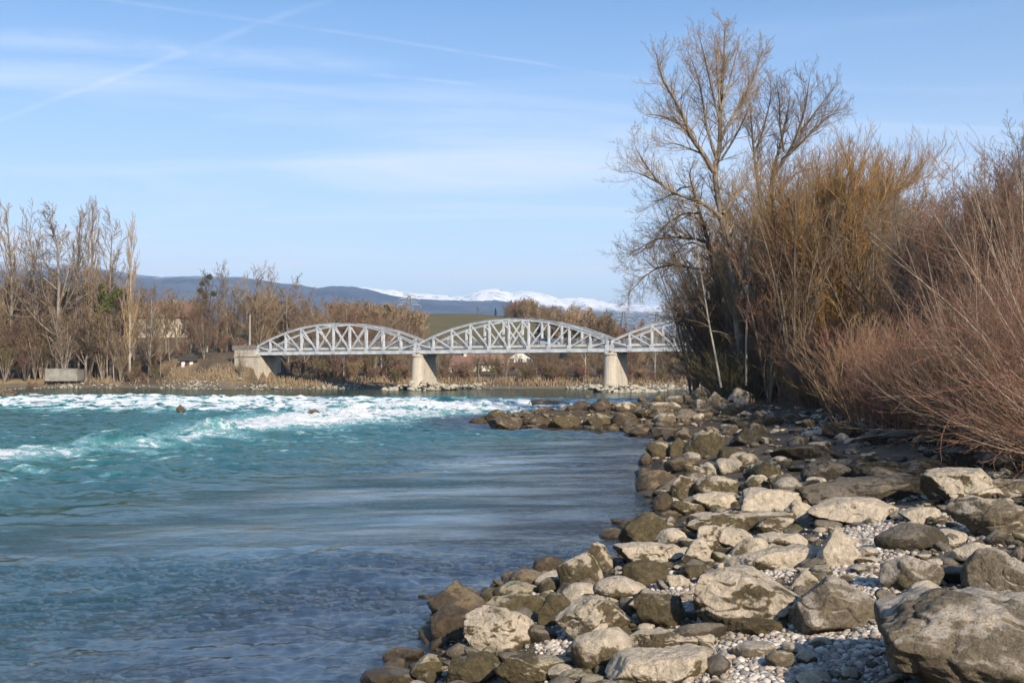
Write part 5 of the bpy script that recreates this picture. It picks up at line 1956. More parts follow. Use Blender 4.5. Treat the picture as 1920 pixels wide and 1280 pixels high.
# ---- named trees of the far bank, left to right
FARTREES = [
    ("bare_tree", "tall grey poplar against the left frame edge", 'tall', 1, 18, B_GREY, T_TAN, 18, 392, 250, 0.9),
    ("bare_tree", "slender tan poplar second from the left frame edge", 'tall', 2, 18, B_GREY, T_TAN, 62, 418, 255, 0.8),
    ("bare_tree", "forked grey tree with wide spreading limbs left of the columnar poplar", 'broad', 3, 16, B_GREY, T_GREY, 108, 405, 247, 1.05),
    ("bare_tree", "tall thin tree hard against the left side of the columnar poplar", 'tall', 4, 18, B_GREY, T_TAN, 140, 412, 252, 0.8),
    ("columnar_poplar", "tallest columnar poplar on the far left bank, orange-tan twigs", 'column', 5, 20, B_GREY, T_TAN, 170, 396, 248, 1.1),
    ("bare_tree", "pale airy poplar between the two columnar poplars", 'tall', 6, 18, B_GREY, T_TAN, 208, 420, 246, 1.0),
    ("columnar_poplar", "shorter narrow columnar poplar with a long white trunk", 'column', 7, 20, B_PALE, T_TAN, 243, 427, 244, 0.8),
    ("birch_tree", "white-trunked forked birch at the water side above the concrete wall", 'multi', 8, 10, B_PALE, T_GREY, 120, 575, 243.5, 0.6),
    ("bare_tree", "pale-trunked young tree in front of the cream house", 'tall', 9, 18, B_PALE, T_BROWN, 281, 548, 243, 0.9),
    ("bare_tree", "gnarled tree with mistletoe balls, highest left of the concrete pole", 'broad', 10, 16, B_DARK, T_BROWN, 396, 512, 262, 0.75),
    ("bare_tree", "thin pinkish tree with a feathery top right of the mistletoe tree", 'tall', 11, 18, B_GREY, T_BROWN, 424, 503, 268, 0.7),
    ("bare_tree", "broad pale-tipped tree behind the concrete pole at the left bridgehead", 'multi', 12, 12, B_GREY, T_GREY, 482, 510, 258, 0.95),
    ("bare_tree", "reddish brown round tree behind the left end of the first span", 'broad', 13, 16, B_GREY, T_BROWN, 540, 530, 260, 1.05),
    ("bare_tree", "grey-brown tree behind the second panel group of the first span", 'broad', 14, 16, B_GREY, T_BROWN, 588, 552, 265, 1.0),
    ("fir_tree", "small dark fir above the crown of the first span", 'fir', 15, 12, B_DARK, L_FIR, 725, 571, 300, 0.8),
    ("fir_tree", "dark green fir behind the bank left of the bridgehead parapet", 'fir', 16, 12, B_DARK, L_FIR, 412, 618, 250, 0.9),
    ("bare_tree", "lone round tree on the meadow skyline above the middle span", 'broad', 17, 16, B_DARK, T_BROWN, 895, 575, 520, 1.5),
    ("pine_tree", "flat-topped dark pine on the meadow skyline beside the hilltop wood", 'fir', 18, 12, B_DARK, L_FIR, 929, 577, 520, 1.0),
    ("fir_tree", "dark fir seen through the middle span, the bigger of two there", 'fir', 19, 12, B_DARK, L_FIR, 1012, 608, 300, 1.5),
    ("fir_tree", "dark fir seen through the middle span, the smaller right one", 'fir', 20, 12, B_DARK, L_FIR, 1078, 614, 300, 1.2),
    ("garden_tree", "small golden round tree in front of the gabled house", 'multi', 21, 10, B_PALE, T_GOLD, 968, 677, 262, 1.4),
    ("bare_tree", "white-stemmed tree just right of the middle span's houses, under the bridge", 'tall', 22, 18, B_PALE, T_TAN, 1098, 600, 232, 0.8),
    ("bare_tree", "pale leaning tree on the bank right of the second pier", 'tall', 23, 18, B_PALE, T_TAN, 1228, 612, 229, 0.8),
    ("young_tree", "pair of thin pale stems before the bridge abutment", 'multi', 24, 10, B_PALE, T_TAN, 452, 655, 221, 0.5),
]
for (nm, lb, kd, sd_, H0, bm_, tm_, px, yt, Y, sx) in FARTREES:
    tree_at(nm, lb, kd, sd_, H0, bm_, tm_, px, yt, Y, GL if px < 640 else "trees beyond the bridge", sx, twig=TW)

# mistletoe and ivy are leaf clumps that hang in the trees
def leaf_ball(name, label, px, py, Y, r, n, m_, cat, size=0.2, flat=0.8, grp=None):
    p = at_depth(px, py, Y)
    rs_ = np.random.RandomState(int(px * 7 + py))
    o_ = ob(name, mk_mesh(name, *leafs(rs_, np.zeros((1, 3)), np.array([r]), n, size, flat), smooth=False), m_, None, p)
    tag(o_, label, cat, grp)


for q, (px, py, r, lb) in enumerate([(393, 519, .8, "topmost mistletoe ball of the gnarled tree"), (379, 532, .7, "mistletoe ball below and left of the topmost one"), (376, 545, .9, "mistletoe ball lowest left on the gnarled tree"),
                                     (401, 550, .8, "green mistletoe ball on the right limb of the gnarled tree"), (384, 556, .7, "small mistletoe clump at the heart of the gnarled tree")]):
    leaf_ball("mistletoe_ball", lb, px, py, 261, r, 320, L_MIST, "mistletoe", .16, .9, "mistletoe balls")
rs = np.random.RandomState(44)
cs = []
for px, py, r in [(183, 628, 1.3), (190, 612, 1.2), (186, 596, 1.0), (193, 580, 1.1), (200, 566, 1.3), (212, 556, 1.2), (222, 548, 1.0), (192, 550, .8), (175, 618, 1.6), (168, 634, 1.6), (205, 575, 1.2), (190, 536, .6)]:
    cs.append((*at_depth(px, py, 244), r))
cs = np.array(cs)
ivr = empty("ivy_clad_tree", (cs[9][0], 244.3, hz(cs[9][0], 244.3)))
P_, R_ = stem_line([(0, 0, -.5), (0.6, 0, 4), (2.2, 0, 9), (5.5, 0.3, 15)], .28, .06)
ob("trunk", mk_mesh("trunk", *tube(P_, R_, 6)), B_DARK, ivr)
V, F = leafs(rs, cs[:, :3] - np.array(ivr.location), cs[:, 3], 420, .2, 1.0)
ob("ivy", mk_mesh("ivy", V, F, False), L_IVY, ivr)
tag(ivr, "leaning tree clad in yellow-green ivy below the white-trunked columnar poplar", "tree", GL)

# ---- the woods behind: individual trees placed along the banks
rs = np.random.RandomState(31)
LMK = [(0, "the left frame edge"), (78, "the pink house"), (170, "the tallest columnar poplar"), (243, "the white-trunked columnar poplar"), (306, "the cream house"), (354, "the wooden hut"), (396, "the mistletoe tree"),
       (468, "the concrete pole"), (540, "the left end of the first span"), (635, "the crown of the first span"), (725, "the small skyline fir"), (795, "the first stone pier"), (905, "the tiled villa"),
       (971, "the gabled house"), (1078, "the smaller fir by the middle span"), (1150, "the second stone pier"), (1235, "the start of the third span")]
wood_used = {}


def wood_label(desc, px, Y):
    l = min(LMK, key=lambda q: abs(q[0] - px))
    side = "left of" if px < l[0] else "right of"
    where = "at bank" if Y < 243 else "in wood" if Y < 275 else "high behind"
    for od in ORD + ["eleventh ", "twelfth ", "thirteenth ", "fourteenth ", "fifteenth ", "sixteenth "]:
        lab = f"{od}{desc} {where}, {side} {l[1]}"
        if lab not in used_labels:
            used_labels.add(lab)
            return lab
    return lab


def tops(px):
    return np.interp(px, [-60, 0, 100, 200, 260, 300, 345, 400, 450, 520, 560, 600, 640, 680, 720, 760, 800, 860, 940, 1060, 1180, 1300, 1400],
                     [505, 520, 515, 520, 548, 540, 552, 560, 545, 545, 558, 562, 566, 576, 590, 605, 622, 640, 652, 640, 632, 628, 620])


kinds = [('broad', 101, 14, B_GREY, T_BROWN), ('multi', 102, 12, B_GREY, T_BROWN), ('tall', 103, 16, B_GREY, T_TAN), ('multi', 104, 12, B_GREY, T_TAN), ('broad', 105, 14, B_DARK, T_BROWN),
         ('tall', 106, 16, B_PALE, T_BROWN), ('multi', 107, 10, B_GREY, T_OLIVE), ('multi', 108, 10, B_DARK, T_REDD)]
KD = {101: "brown spreading tree", 102: "brown many-stemmed tree", 103: "slim tan tree", 104: "tan many-stemmed tree", 105: "dark spreading tree", 106: "slim pale-stemmed tree", 107: "olive many-stemmed tree", 108: "reddish many-stemmed tree"}
npl = 0
lst = []
for px in np.arange(-50, 1330, 9.5):
    for row in range(2):
        x_ = px + rs.uniform(-7, 7)
        if row == 0:
            Y = rs.uniform(254, 290)
            if x_ > 520:
                Y = rs.uniform(252, 300)
            yt = tops(x_) + rs.uniform(-6, 26)
        else:
            Y = rs.uniform(236, 252)
            yt = (tops(x_) + 660) / 2 + rs.uniform(-12, 34)
            if rs.uniform() < 0.25:
                continue
        if 845 < x_ < 1000 and Y < 280:
            if rs.uniform() < 0.12 or row == 0:
                continue
            yt = rs.uniform(655, 680)
        if row == 1 and (425 < x_ < 530 or 325 < x_ < 375):
            continue
        if row == 0 and (40 < x_ < 120 or 245 < x_ < 365) and Y < 300 and rs.uniform() < 0.45:
            continue
        p = at_depth(x_, 700, Y)
        # keep off the road, the bridge and the water
        sb = (p[0] - BR_P[0]) * BR_U[0] + (Y - BR_P[1]) * BR_U[1]
        tb = (p[0] - BR_P[0]) * BR_N[0] + (Y - BR_P[1]) * BR_N[1]
        if -68 < sb < 60 and -3 < tb < BR_W + 4:
            continue
        if poly_sd(np.array([p[0]]), np.array([Y]), FAR)[0] < 5:
            Y += 8
        lst.append((x_, yt, Y))
for x_, yt, Y in lst:
    kd = kinds[rs.choice(8, p=[.2, .16, .14, .14, .1, .06, .1, .1])]
    tree_at("bare_tree", wood_label(KD[kd[1]], x_, Y), kd[0], kd[1], kd[2], kd[3], kd[4], x_, yt, Y, "bare trees of the far wood", rs.uniform(.85, 1.25), rz=rs.uniform(0, 6.28), twig=TW)
    npl += 1
print("wood trees", npl)

# low thicket along the foot of the wood
parts_b = {}
sp = {}
for k, (kd, tm_) in enumerate([('multi', T_BROWN), ('multi', T_REDD), ('multi', T_OLIVE), ('multi', T_TAN)]):
    a, b_ = tree_proto('multi', 200 + k, 4.0, 0.022)
    sp[k] = (join([a, b_]), tm_)


def mass(name, sel, pos, sc):
    """one object out of many shrubs"""
    for k, (arr, tm_) in sp.items():
        idx = np.where(sel == k)[0]
        if not len(idx):
            continue
        V, F = arr
        a = rs.uniform(0, 6.28, len(idx))
        x = V[:, 0][None] * np.cos(a)[:, None] - V[:, 1][None] * np.sin(a)[:, None]
        y = V[:, 0][None] * np.sin(a)[:, None] + V[:, 1][None] * np.cos(a)[:, None]
        s = sc[idx][:, None]
        W_ = np.stack([x * s * 1.25 + pos[idx, 0:1], y * s * 1.25 + pos[idx, 1:2], V[:, 2][None] * s + pos[idx, 2:3]], -1)
        FF = F[None] + (np.arange(len(idx)) * len(V))[:, None, None]
        o_ = ob(name, mk_mesh(name, W_.reshape(-1, 3), FF.reshape(-1, 4)), tm_)
        o_['kind'] = 'stuff'


n = 230
pxs = rs.uniform(-40, 1340, n)
Yb = rs.uniform(0, 1, n)
X_, Y_, Z_, S_ = [], [], [], []
for px, q in zip(pxs, Yb):
    t = px
    sh = np.interp((px - 960) / FPX * 228, fp[:, 0], fp[:, 1])
    Y = sh + 5 + q * 17
    if 760 < px < 1340:
        Y = sh + 5 + q * 12
    x = (px - 960) / FPX * Y
    sb = (x - BR_P[0]) * BR_U[0] + (Y - BR_P[1]) * BR_U[1]
    tb = (x - BR_P[0]) * BR_N[0] + (Y - BR_P[1]) * BR_N[1]
    if -70 < sb < -50 and -10 < tb < BR_W + 6:
        continue
    if 885 < px < 1000 and q < 0.9 and rs.uniform() < .8:
        continue
    if 325 < px < 520 and q < 0.7:
        continue
    if px < 190 and q < 0.5:
        continue
    X_.append(x); Y_.append(Y); Z_.append(hz(x, Y) - .1); S_.append(rs.uniform(.45, 1.0))
pos = np.stack([X_, Y_, Z_], 1)
mass("undergrowth", rs.choice(4, len(pos), p=[.35, .3, .2, .15]), pos, np.array(S_))
# hilltop wood and the wooded slope behind the bridge
n = 150
q = rs.uniform(0, 1, n)
px_ = np.where(q < .35, rs.uniform(948, 1042, n), np.where(q < .75, rs.uniform(1042, 1270, n), rs.uniform(640, 770, n)))
Y = np.where(q < .35, rs.uniform(480, 540, n), np.where(q < .75, rs.uniform(330, 470, n), rs.uniform(330, 380, n)))
x = (px_ - 960) / FPX * Y
z = height(x, Y)[0]
tp = np.interp(px_, [640, 700, 770, 948, 965, 990, 1020, 1042, 1080, 1130, 1190, 1240, 1270], [572, 578, 596, 578, 566, 563, 572, 580, 588, 600, 618, 628, 630]) + rs.uniform(0, 14, n)
hh = np.maximum((697 - tp) / FPX * Y + EYE - z, 3.0)
mass("woods", rs.choice(4, n, p=[.4, .25, .05, .3]), np.stack([x, Y, z - .3], 1), hh / 3.6)
# dry grass and reeds on the far bank
n = 9000
px_ = rs.uniform(-20, 1330, n)
X = (px_ - 960) / FPX * 232
ysh = np.interp(X, fp[:, 0], fp[:, 1])
Y = ysh + 1.8 + rs.uniform(0, 1, n) ** 1.2 * 9
X = (px_ - 960) / FPX * Y
dd = np.clip(fbm2(X, Y, 9, 3, 31) * 2.2 + .55, 0, 1)
k = rs.uniform(size=n) < dd + .1
X, Y = X[k], Y[k]
Z = height(X, Y)[0]
Lh = rs.uniform(.35, 1.25, len(X))
a = rs.uniform(0, 6.28, len(X))
w_ = 0.10
dx, dy = np.cos(a) * w_, np.sin(a) * w_
ln = rs.normal(0, .3, (len(X), 2))
V = np.stack([np.stack([X - dx, Y - dy, Z - .05], 1), np.stack([X + dx, Y + dy, Z - .05], 1), np.stack([X + ln[:, 0] + dx * .3, Y + ln[:, 1] + dy * .3, Z + Lh], 1), np.stack([X + ln[:, 0] - dx * .3, Y + ln[:, 1] - dy * .3, Z + Lh], 1)], 1)
o = ob("dry_grass", mk_mesh("dry_grass", V.reshape(-1, 3), np.arange(len(X) * 4).reshape(-1, 4), False), simple("straw", (0.27, 0.20, 0.12), 0.9, .3, 1.0))
o['kind'] = 'stuff'


# ---- the big trees of the near right bank, limbs drawn after the photograph
def hero(name, label, Y, base_px, stems, seed, bm_, tm_, levels, cat="tree", twig=0.008, dspread=0.12, zb=None):
    """stems: list of (pixel polyline, r0, r1, depth swing); levels: kwargs for each further order"""
    rs_ = np.random.RandomState(seed)
    bp = at_depth(base_px, 700, Y)
    z0 = hz(bp[0], Y) if zb is None else zb
    root = empty(name, (bp[0], Y, z0))
    tag(root, label, cat)
    O = np.array([bp[0], Y, z0])
    tr, cr = [], []
    seeds = []
    for poly, r0, r1, sw in stems:
        pts = []
        n_ = len(poly)
        for i, (px, py) in enumerate(poly):
            off = sw * (i / max(n_ - 1, 1)) ** 1.2
            pts.append(at_depth(px, py, Y + off) - O)
        P_, R_ = stem_line(pts, r0, r1)
        K = P_.shape[1]
        tr.append(tube(P_, R_, 8))
        seeds.append((P_, R_))
    for (P_, R_) in seeds:
        L = np.linalg.norm(np.diff(P_[0], axis=0), axis=1).sum()
        cur = (P_, R_)
        for li, lv in enumerate(levels):
            kw = dict(lv)
            n_ = kw.pop('n')
            if li == 0:
                n_ = max(3, int(n_ * L))
            cur = grow(rs_, *cur, n_, **kw)
            cr.append(tube(*cur, 5 if li == 0 else 3))
    ob("trunk", mk_mesh("trunk", *join(tr)), bm_, root)
    V, F = join(cr)
    ob("crown", mk_mesh("crown", V, F), tm_, root)
    return root


poplar_lv = [dict(n=3.3, tmin=.15, tmax=1, ang=40, angsd=12, length=('abs', 3.9), K=8, trop=.8, wob=.4, rmin=.010, rratio=.42, lenfall=.55, rcap=.045),
             dict(n=9, tmin=.12, tmax=1, ang=36, angsd=12, length=.42, K=5, trop=.5, wob=.4, rmin=.008, rratio=.5, rcap=.02),
             dict(n=6, tmin=.1, tmax=1, ang=34, angsd=12, length=.50, K=3, trop=.35, wob=.4, rmin=.0062, rratio=.6)]
hero("poplar_tree", "tallest bare poplar on the right bank, its tip near the top of the sky", 85, 1392, [
    ([(1396, 740), (1388, 640), (1372, 520), (1357, 430), (1347, 372), (1338, 322), (1344, 302), (1350, 280), (1350, 217), (1354, 160), (1358, 100), (1359, 46)], .40, .03, 1.5),
    ([(1338, 322), (1316, 284), (1298, 262), (1276, 205), (1256, 172), (1240, 145), (1230, 100)], .20, .02, -3),
    ([(1303, 268), (1275, 232), (1245, 218), (1212, 214)], .12, .015, 2),
    ([(1320, 290), (1286, 276), (1262, 268), (1238, 270)], .09, .012, -1),
    ([(1352, 408), (1330, 388), (1295, 372), (1262, 362), (1232, 340), (1210, 308), (1190, 274)], .17, .015, -2),
    ([(1240, 346), (1210, 330), (1190, 322), (1176, 322)], .07, .012, 0),
    ([(1262, 362), (1238, 376), (1215, 378)], .06, .012, 1),
    ([(1350, 262), (1372, 222), (1398, 178), (1416, 140), (1430, 92)], .14, .018, 3),
    ([(1350, 230), (1338, 180), (1326, 130), (1320, 100), (1312, 72)], .10, .015, -2),
    ([(1351, 206), (1366, 160), (1376, 120), (1384, 88)], .10, .015, 2),
    ([(1344, 300), (1325, 240), (1318, 190), (1310, 150), (1296, 110), (1286, 90)], .12, .015, 3),
    ([(1352, 300), (1376, 262), (1392, 230), (1404, 205)], .10, .015, -3),
    ([(1356, 400), (1392, 350), (1410, 330)], .10, .02, 3),
    ([(1350, 200), (1346, 150), (1342, 100), (1340, 74)], .08, .015, 1),
], 51, B_MID, T_TAN, poplar_lv)
hero("bare_tree", "broad bare tree right of the tallest poplar with limbs reaching right into the sky", 92, 1440, [
    ([(1420, 740), (1425, 620), (1432, 500), (1440, 400), (1450, 320), (1466, 262), (1478, 205), (1482, 180)], .40, .03, 1),
    ([(1450, 330), (1480, 285), (1500, 240), (1512, 190), (1518, 145)], .16, .02, -2),
    ([(1466, 300), (1500, 270), (1530, 240), (1556, 215), (1582, 210)], .15, .018, 2),
    ([(1500, 250), (1525, 215), (1545, 190), (1560, 168)], .10, .015, -1),
    ([(1436, 430), (1420, 340), (1412, 270), (1408, 220), (1404, 178)], .18, .02, 3),
    ([(1412, 300), (1432, 240), (1442, 200), (1448, 165)], .12, .015, -2),
    ([(1440, 390), (1475, 340), (1500, 320), (1530, 315)], .12, .02, 2),
    ([(1470, 285), (1462, 230), (1462, 190), (1456, 160)], .1, .015, -3),
], 52, B_MID, T_BROWN, poplar_lv)
dense_lv = [dict(n=4.2, tmin=.1, tmax=1, ang=45, angsd=14, length=('abs', 3.2), K=6, trop=.35, wob=.4, rmin=.012, rratio=.5, lenfall=.4, rcap=.06),
            dict(n=9, tmin=.1, tmax=1, ang=40, angsd=14, length=.48, K=4, trop=.25, wob=.4, rmin=.010, rratio=.5),
            dict(n=6, tmin=.1, tmax=1, ang=38, angsd=14, length=.55, K=3, trop=.1, wob=.4, rmin=.0065, rratio=.6)]
hero("bare_tree", "dark leaning tree left of the tall poplar, drooping limbs over the bridge", 88, 1350, [
    ([(1392, 740), (1376, 640), (1352, 560), (1334, 480), (1322, 430), (1300, 360), (1292, 326)], .36, .03, -1),
    ([(1328, 456), (1300, 446), (1268, 444), (1235, 447), (1205, 462), (1180, 476)], .13, .015, -2),
    ([(1216, 456), (1205, 470), (1192, 480)], .05, .012, 0),
    ([(1318, 506), (1290, 500), (1262, 496), (1232, 502), (1206, 520), (1190, 538), (1176, 552)], .10, .015, -3),
    ([(1340, 500), (1360, 440), (1366, 380)], .12, .02, 2),
    ([(1310, 400), (1280, 400), (1250, 420), (1232, 440)], .10, .015, 2),
    ([(1330, 470), (1296, 452), (1272, 466), (1252, 500)], .08, .015, 3),
    ([(1298, 350), (1275, 352), (1258, 370)], .08, .015, 1),
    ([(1360, 580), (1320, 560), (1290, 560), (1270, 575)], .1, .015, -3),
], 53, B_DARK, T_BROWN, dense_lv)
hero("birch_tree", "thin white leaning trunk in front of the dark leaning tree", 80, 1352, [
    ([(1352, 726), (1340, 660), (1330, 610), (1322, 560), (1312, 500), (1308, 470), (1300, 420)], .09, .02, 0),
    ([(1330, 620), (1350, 622), (1366, 628)], .03, .01, -1),
    ([(1312, 500), (1290, 470), (1278, 455)], .04, .01, 0)], 54, B_PALE, T_BROWN, [dict(n=1.6, tmin=.35, tmax=1, ang=50, angsd=14, length=('abs', 1.8), K=5, trop=.2, wob=.4, rmin=.009, rratio=.5, rcap=.03), dict(n=6, tmin=.1, tmax=1, ang=40, angsd=12, length=.5, K=3, trop=.1, wob=.4, rmin=.008)])
hero("birch_tree", "straight pale slim trunk just right of the tall poplar's foot", 81, 1398, [
    ([(1399, 722), (1399, 660), (1400, 600), (1404, 540), (1404, 470), (1410, 400), (1412, 350)], .09, .02, 0)], 55, B_PALE, T_BROWN,
     [dict(n=2.2, tmin=.3, tmax=1, ang=40, angsd=14, length=('abs', 1.8), K=5, trop=.4, wob=.4, rmin=.009, rratio=.5, rcap=.03), dict(n=6, tmin=.1, tmax=1, ang=40, angsd=12, length=.5, K=3, trop=.1, wob=.4, rmin=.008)])
hero("bare_tree", "dark twiggy thicket tree over the right end of the bridge", 92, 1330, [
    ([(1352, 745), (1335, 690), (1305, 640), (1282, 600), (1268, 570)], .18, .02, 0),
    ([(1345, 730), (1320, 700), (1290, 680), (1264, 664)], .12, .015, -2),
    ([(1352, 740), (1350, 680), (1330, 610), (1315, 560), (1302, 520)], .16, .02, 2),
    ([(1340, 700), (1310, 660), (1290, 640), (1266, 630)], .1, .015, 3),
    ([(1356, 740), (1372, 680), (1368, 600), (1360, 540)], .16, .02, 3),
    ([(1330, 660), (1300, 610), (1270, 590), (1262, 560)], .1, .015, -3),
    ([(1350, 720), (1316, 690), (1300, 690), (1276, 700)], .08, .015, 1)], 56, B_DARK, T_BROWN, dense_lv)

# golden willows
will_lv = [dict(n=8.0, tmin=.08, tmax=1, ang=30, angsd=11, length=('abs', 4.6), K=7, trop=.9, wob=.25, rmin=.011, rratio=.5, lenfall=.3, rcap=.05),
           dict(n=9, tmin=.05, tmax=1, ang=26, angsd=9, length=.50, K=4, trop=.7, wob=.3, rmin=.008, rratio=.55),
           dict(n=3, tmin=.1, tmax=1, ang=20, angsd=8, length=.6, K=3, trop=.5, wob=.25, rmin=.008, rratio=.6)]
hero("willow_tree", "golden willow with dense upright orange twigs right of the broad bare tree", 78, 1560, [
    ([(1560, 760), (1550, 640), (1530, 540), (1505, 460), (1485, 410), (1478, 370)], .28, .025, -2),
    ([(1562, 760), (1560, 620), (1552, 500), (1540, 420), (1530, 350)], .26, .025, 2),
    ([(1566, 760), (1585, 620), (1598, 500), (1600, 400), (1598, 320)], .28, .025, -2),
    ([(1568, 760), (1610, 640), (1640, 520), (1650, 430), (1655, 350)], .25, .025, 2),
    ([(1560, 700), (1520, 600), (1470, 520), (1445, 470), (1440, 430)], .2, .02, 3),
    ([(1600, 460), (1640, 385), (1680, 355), (1710, 345), (1728, 330)], .10, .015, 0),
    ([(1590, 560), (1575, 460), (1566, 380), (1566, 330)], .2, .02, 4)], 57, B_GREY, T_GOLD, will_lv)
hero("bare_tree", "grey bushy tree with the pointed top behind the golden willow", 84, 1620, [
    ([(1600, 760), (1602, 600), (1600, 480), (1598, 380), (1598, 290)], .26, .025, 0),
    ([(1602, 600), (1640, 480), (1668, 400), (1690, 340)], .18, .02, 2),
    ([(1602, 560), (1560, 440), (1540, 370), (1530, 310)], .18, .02, -2),
    ([(1600, 480), (1630, 400), (1640, 340), (1642, 300)], .12, .02, 2)], 58, B_GREY, T_TAN, poplar_lv)
for i, (px, base, top, Y, lb, tm_) in enumerate([(1730, 770, 385, 62, "reddish grey tree between the golden willow and the right-hand thicket", T_GREY), (1800, 780, 375, 58, "rust-tipped tree in the right-hand thicket, left of the one cut by the frame", T_RED),
                                                 (1885, 780, 320, 54, "tall tree at the right frame edge above the near bush", T_REDD), (1960, 780, 265, 50, "tree cut off by the right frame edge, highest twigs there", T_GREY)]):
    r_ = np.random.RandomState(600 + i)
    st = []
    for k in range(6):
        o_ = r_.uniform(-60, 60)
        st.append(([(px, base), (px + o_ * .3, base - (base - top) * .4), (px + o_ * .7, base - (base - top) * .72), (px + o_, top + r_.uniform(0, 60))], .13, .018, r_.uniform(-3, 3)))
    hero("bare_tree", lb, Y, px, st, 60 + i, B_GREY, tm_, poplar_lv)


# ---- the wood on the right bank: copies of a few close-up trees
rs = np.random.RandomState(17)
nearp = []
for k, (kd, H0, bm_, tm_) in enumerate([('multi', 10, B_MID, T_BROWN), ('multi', 10, B_MID, T_TAN), ('broad', 13, B_DARK, T_BROWN), ('multi', 9, B_MID, T_RED), ('broad', 12, B_MID, T_GREY), ('multi', 10, B_MID, T_GOLD)]):
    nearp.append((proto_meshes(kd, 300 + k, H0, bm_, tm_, 0.0095), H0))
ND = ["brown many-stemmed", "tan many-stemmed", "dark spreading", "rust-twigged", "grey-twigged", "golden-twigged"]
SL = [(1300, "the leaning dark tree"), (1398, "the tall poplar's foot"), (1440, "the broad bare tree"), (1560, "the golden willow"), (1620, "the pointed grey tree"), (1730, "the reddish grey tree"), (1800, "the rust-tipped tree"), (1885, "the tree at the right frame edge")]


def ntop(px):
    return np.interp(px, [1250, 1275, 1300, 1340, 1400, 1440, 1480, 1520, 1580, 1640, 1690, 1720, 1760, 1800, 1850, 1900, 1960, 2050], [560, 500, 430, 400, 395, 330, 310, 330, 330, 330, 350, 400, 400, 385, 370, 330, 300, 300])


pl = []
for Y, a, b_, n in [(112, 1290, 1700, 15), (96, 1300, 1780, 18), (78, 1420, 1860, 15), (62, 1740, 1990, 14), (50, 1800, 2080, 12)]:
    for i in range(n):
        px = a + (b_ - a) * (i + rs.uniform(.1, .9)) / n
        pl.append((px, Y * rs.uniform(.95, 1.05)))
for px, Y in pl:
    k = rs.choice(6, p=[.22, .17, .13, .2, .18, .10]) if not 1470 < px < 1660 else rs.choice([0, 1, 5, 5])
    yt = ntop(px) + abs(rs.normal(0, 45)) + 5
    x = (px - 960) / FPX * Y
    zb = hz(x, Y)
    H = zpx(yt, Y) - zb
    l = min(SL, key=lambda q: abs(q[0] - px))
    side = "left of" if px < l[0] else "right of"
    where = "near" if Y < 70 else "middle" if Y < 90 else "far"
    for od in ORD:
        lab = f"{od}{ND[k]} tree, {where} right-bank wood, {side} {l[1]}"
        if len(lab.split()) <= 16 and lab not in used_labels:
            break
    used_labels.add(lab)
    me_, H0 = nearp[k]
    place_tree("bare_tree", lab, "tree", me_, x, Y, zb, H / H0, rs.uniform(0, 6.28), "bare trees of the right bank", rs.uniform(.8, 1.15))


# ---- red twig shrubs of the right bank
def shrub_mesh(seed, H, nst, tm_, spread=0.55, r=0.014, n2=9, n3=5, droop=0.0, lean=(0, 0)):
    rs_ = np.random.RandomState(seed)
    az = rs_.uniform(0, 6.28, nst)
    inc = np.abs(rs_.normal(0.0, spread, nst))
    d = np.stack([np.cos(az) * np.sin(inc) + lean[0], np.sin(az) * np.sin(inc) + lean[1], np.cos(inc) + .15], 1)
    d /= np.linalg.norm(d, axis=1)[:, None]
    p = np.stack([rs_.normal(0, H * .10, nst), rs_.normal(0, H * .10, nst), np.full(nst, -.2)], 1)
    K = 8
    L = H * rs_.uniform(.6, 1.1, nst)
    pts = [p]
    bend = rs_.normal(0, .25, d.shape)
    for s in range(K):
        d = d + np.array([0, 0, .35 - droop]) / K + bend / K
        d /= np.linalg.norm(d, axis=1)[:, None]
        pts.append(pts[-1] + d * (L / K)[:, None])
    P_ = np.stack(pts, 1)
    R_ = r * 1.6 * (1 - .75 * np.linspace(0, 1, K + 1)[None]) * np.ones((nst, 1))
    a = grow(rs_, P_, R_, n2, .15, 1, 28, 10, .42, 5, .4 - droop, .3, r * .55, .55)
    b_ = grow(rs_, *a, n3, .1, 1, 28, 10, .5, 3, .3 - droop, .3, r * .42, .6)
    return (P_, R_), a, b_


def shrub(name, label, x, y, H, mesh, rz, s, group):
    o_ = ob(name, mesh, None, None, (x, y, hz(x, y) - .05), (0, 0, rz), s)
    tag(o_, label, "shrub", group)
    return o_


smesh = []
for k, (tm_, sp_, r_) in enumerate([(T_RED, .50, .013), (T_REDD, .60, .013), (T_RED, .42, .012), (T_TAN, .50, .012), (T_REDD, .7, .013), (T_OLIVE, .55, .013)]):
    A_ = shrub_mesh(700 + k, 3.6, 50, tm_, sp_, r_)
    V, F = join([tube(*A_[0], 4), tube(*A_[1], 3), tube(*A_[2], 3)])
    me = mk_mesh("shrub", V, F)
    me.materials.append(tm_)
    smesh.append(me)
SD = ["rusty red", "maroon", "upright rusty", "tan", "spreading maroon", "olive"]
rs = np.random.RandomState(88)
SL = [(1352, "the leaning birch"), (1398, "the tall poplar's foot"), (1440, "the broad bare tree"), (1560, "the golden willow"), (1620, "the pointed grey tree"), (1730, "the reddish grey tree"), (1800, "the rust-tipped tree"), (1885, "the tree at the right frame edge")]
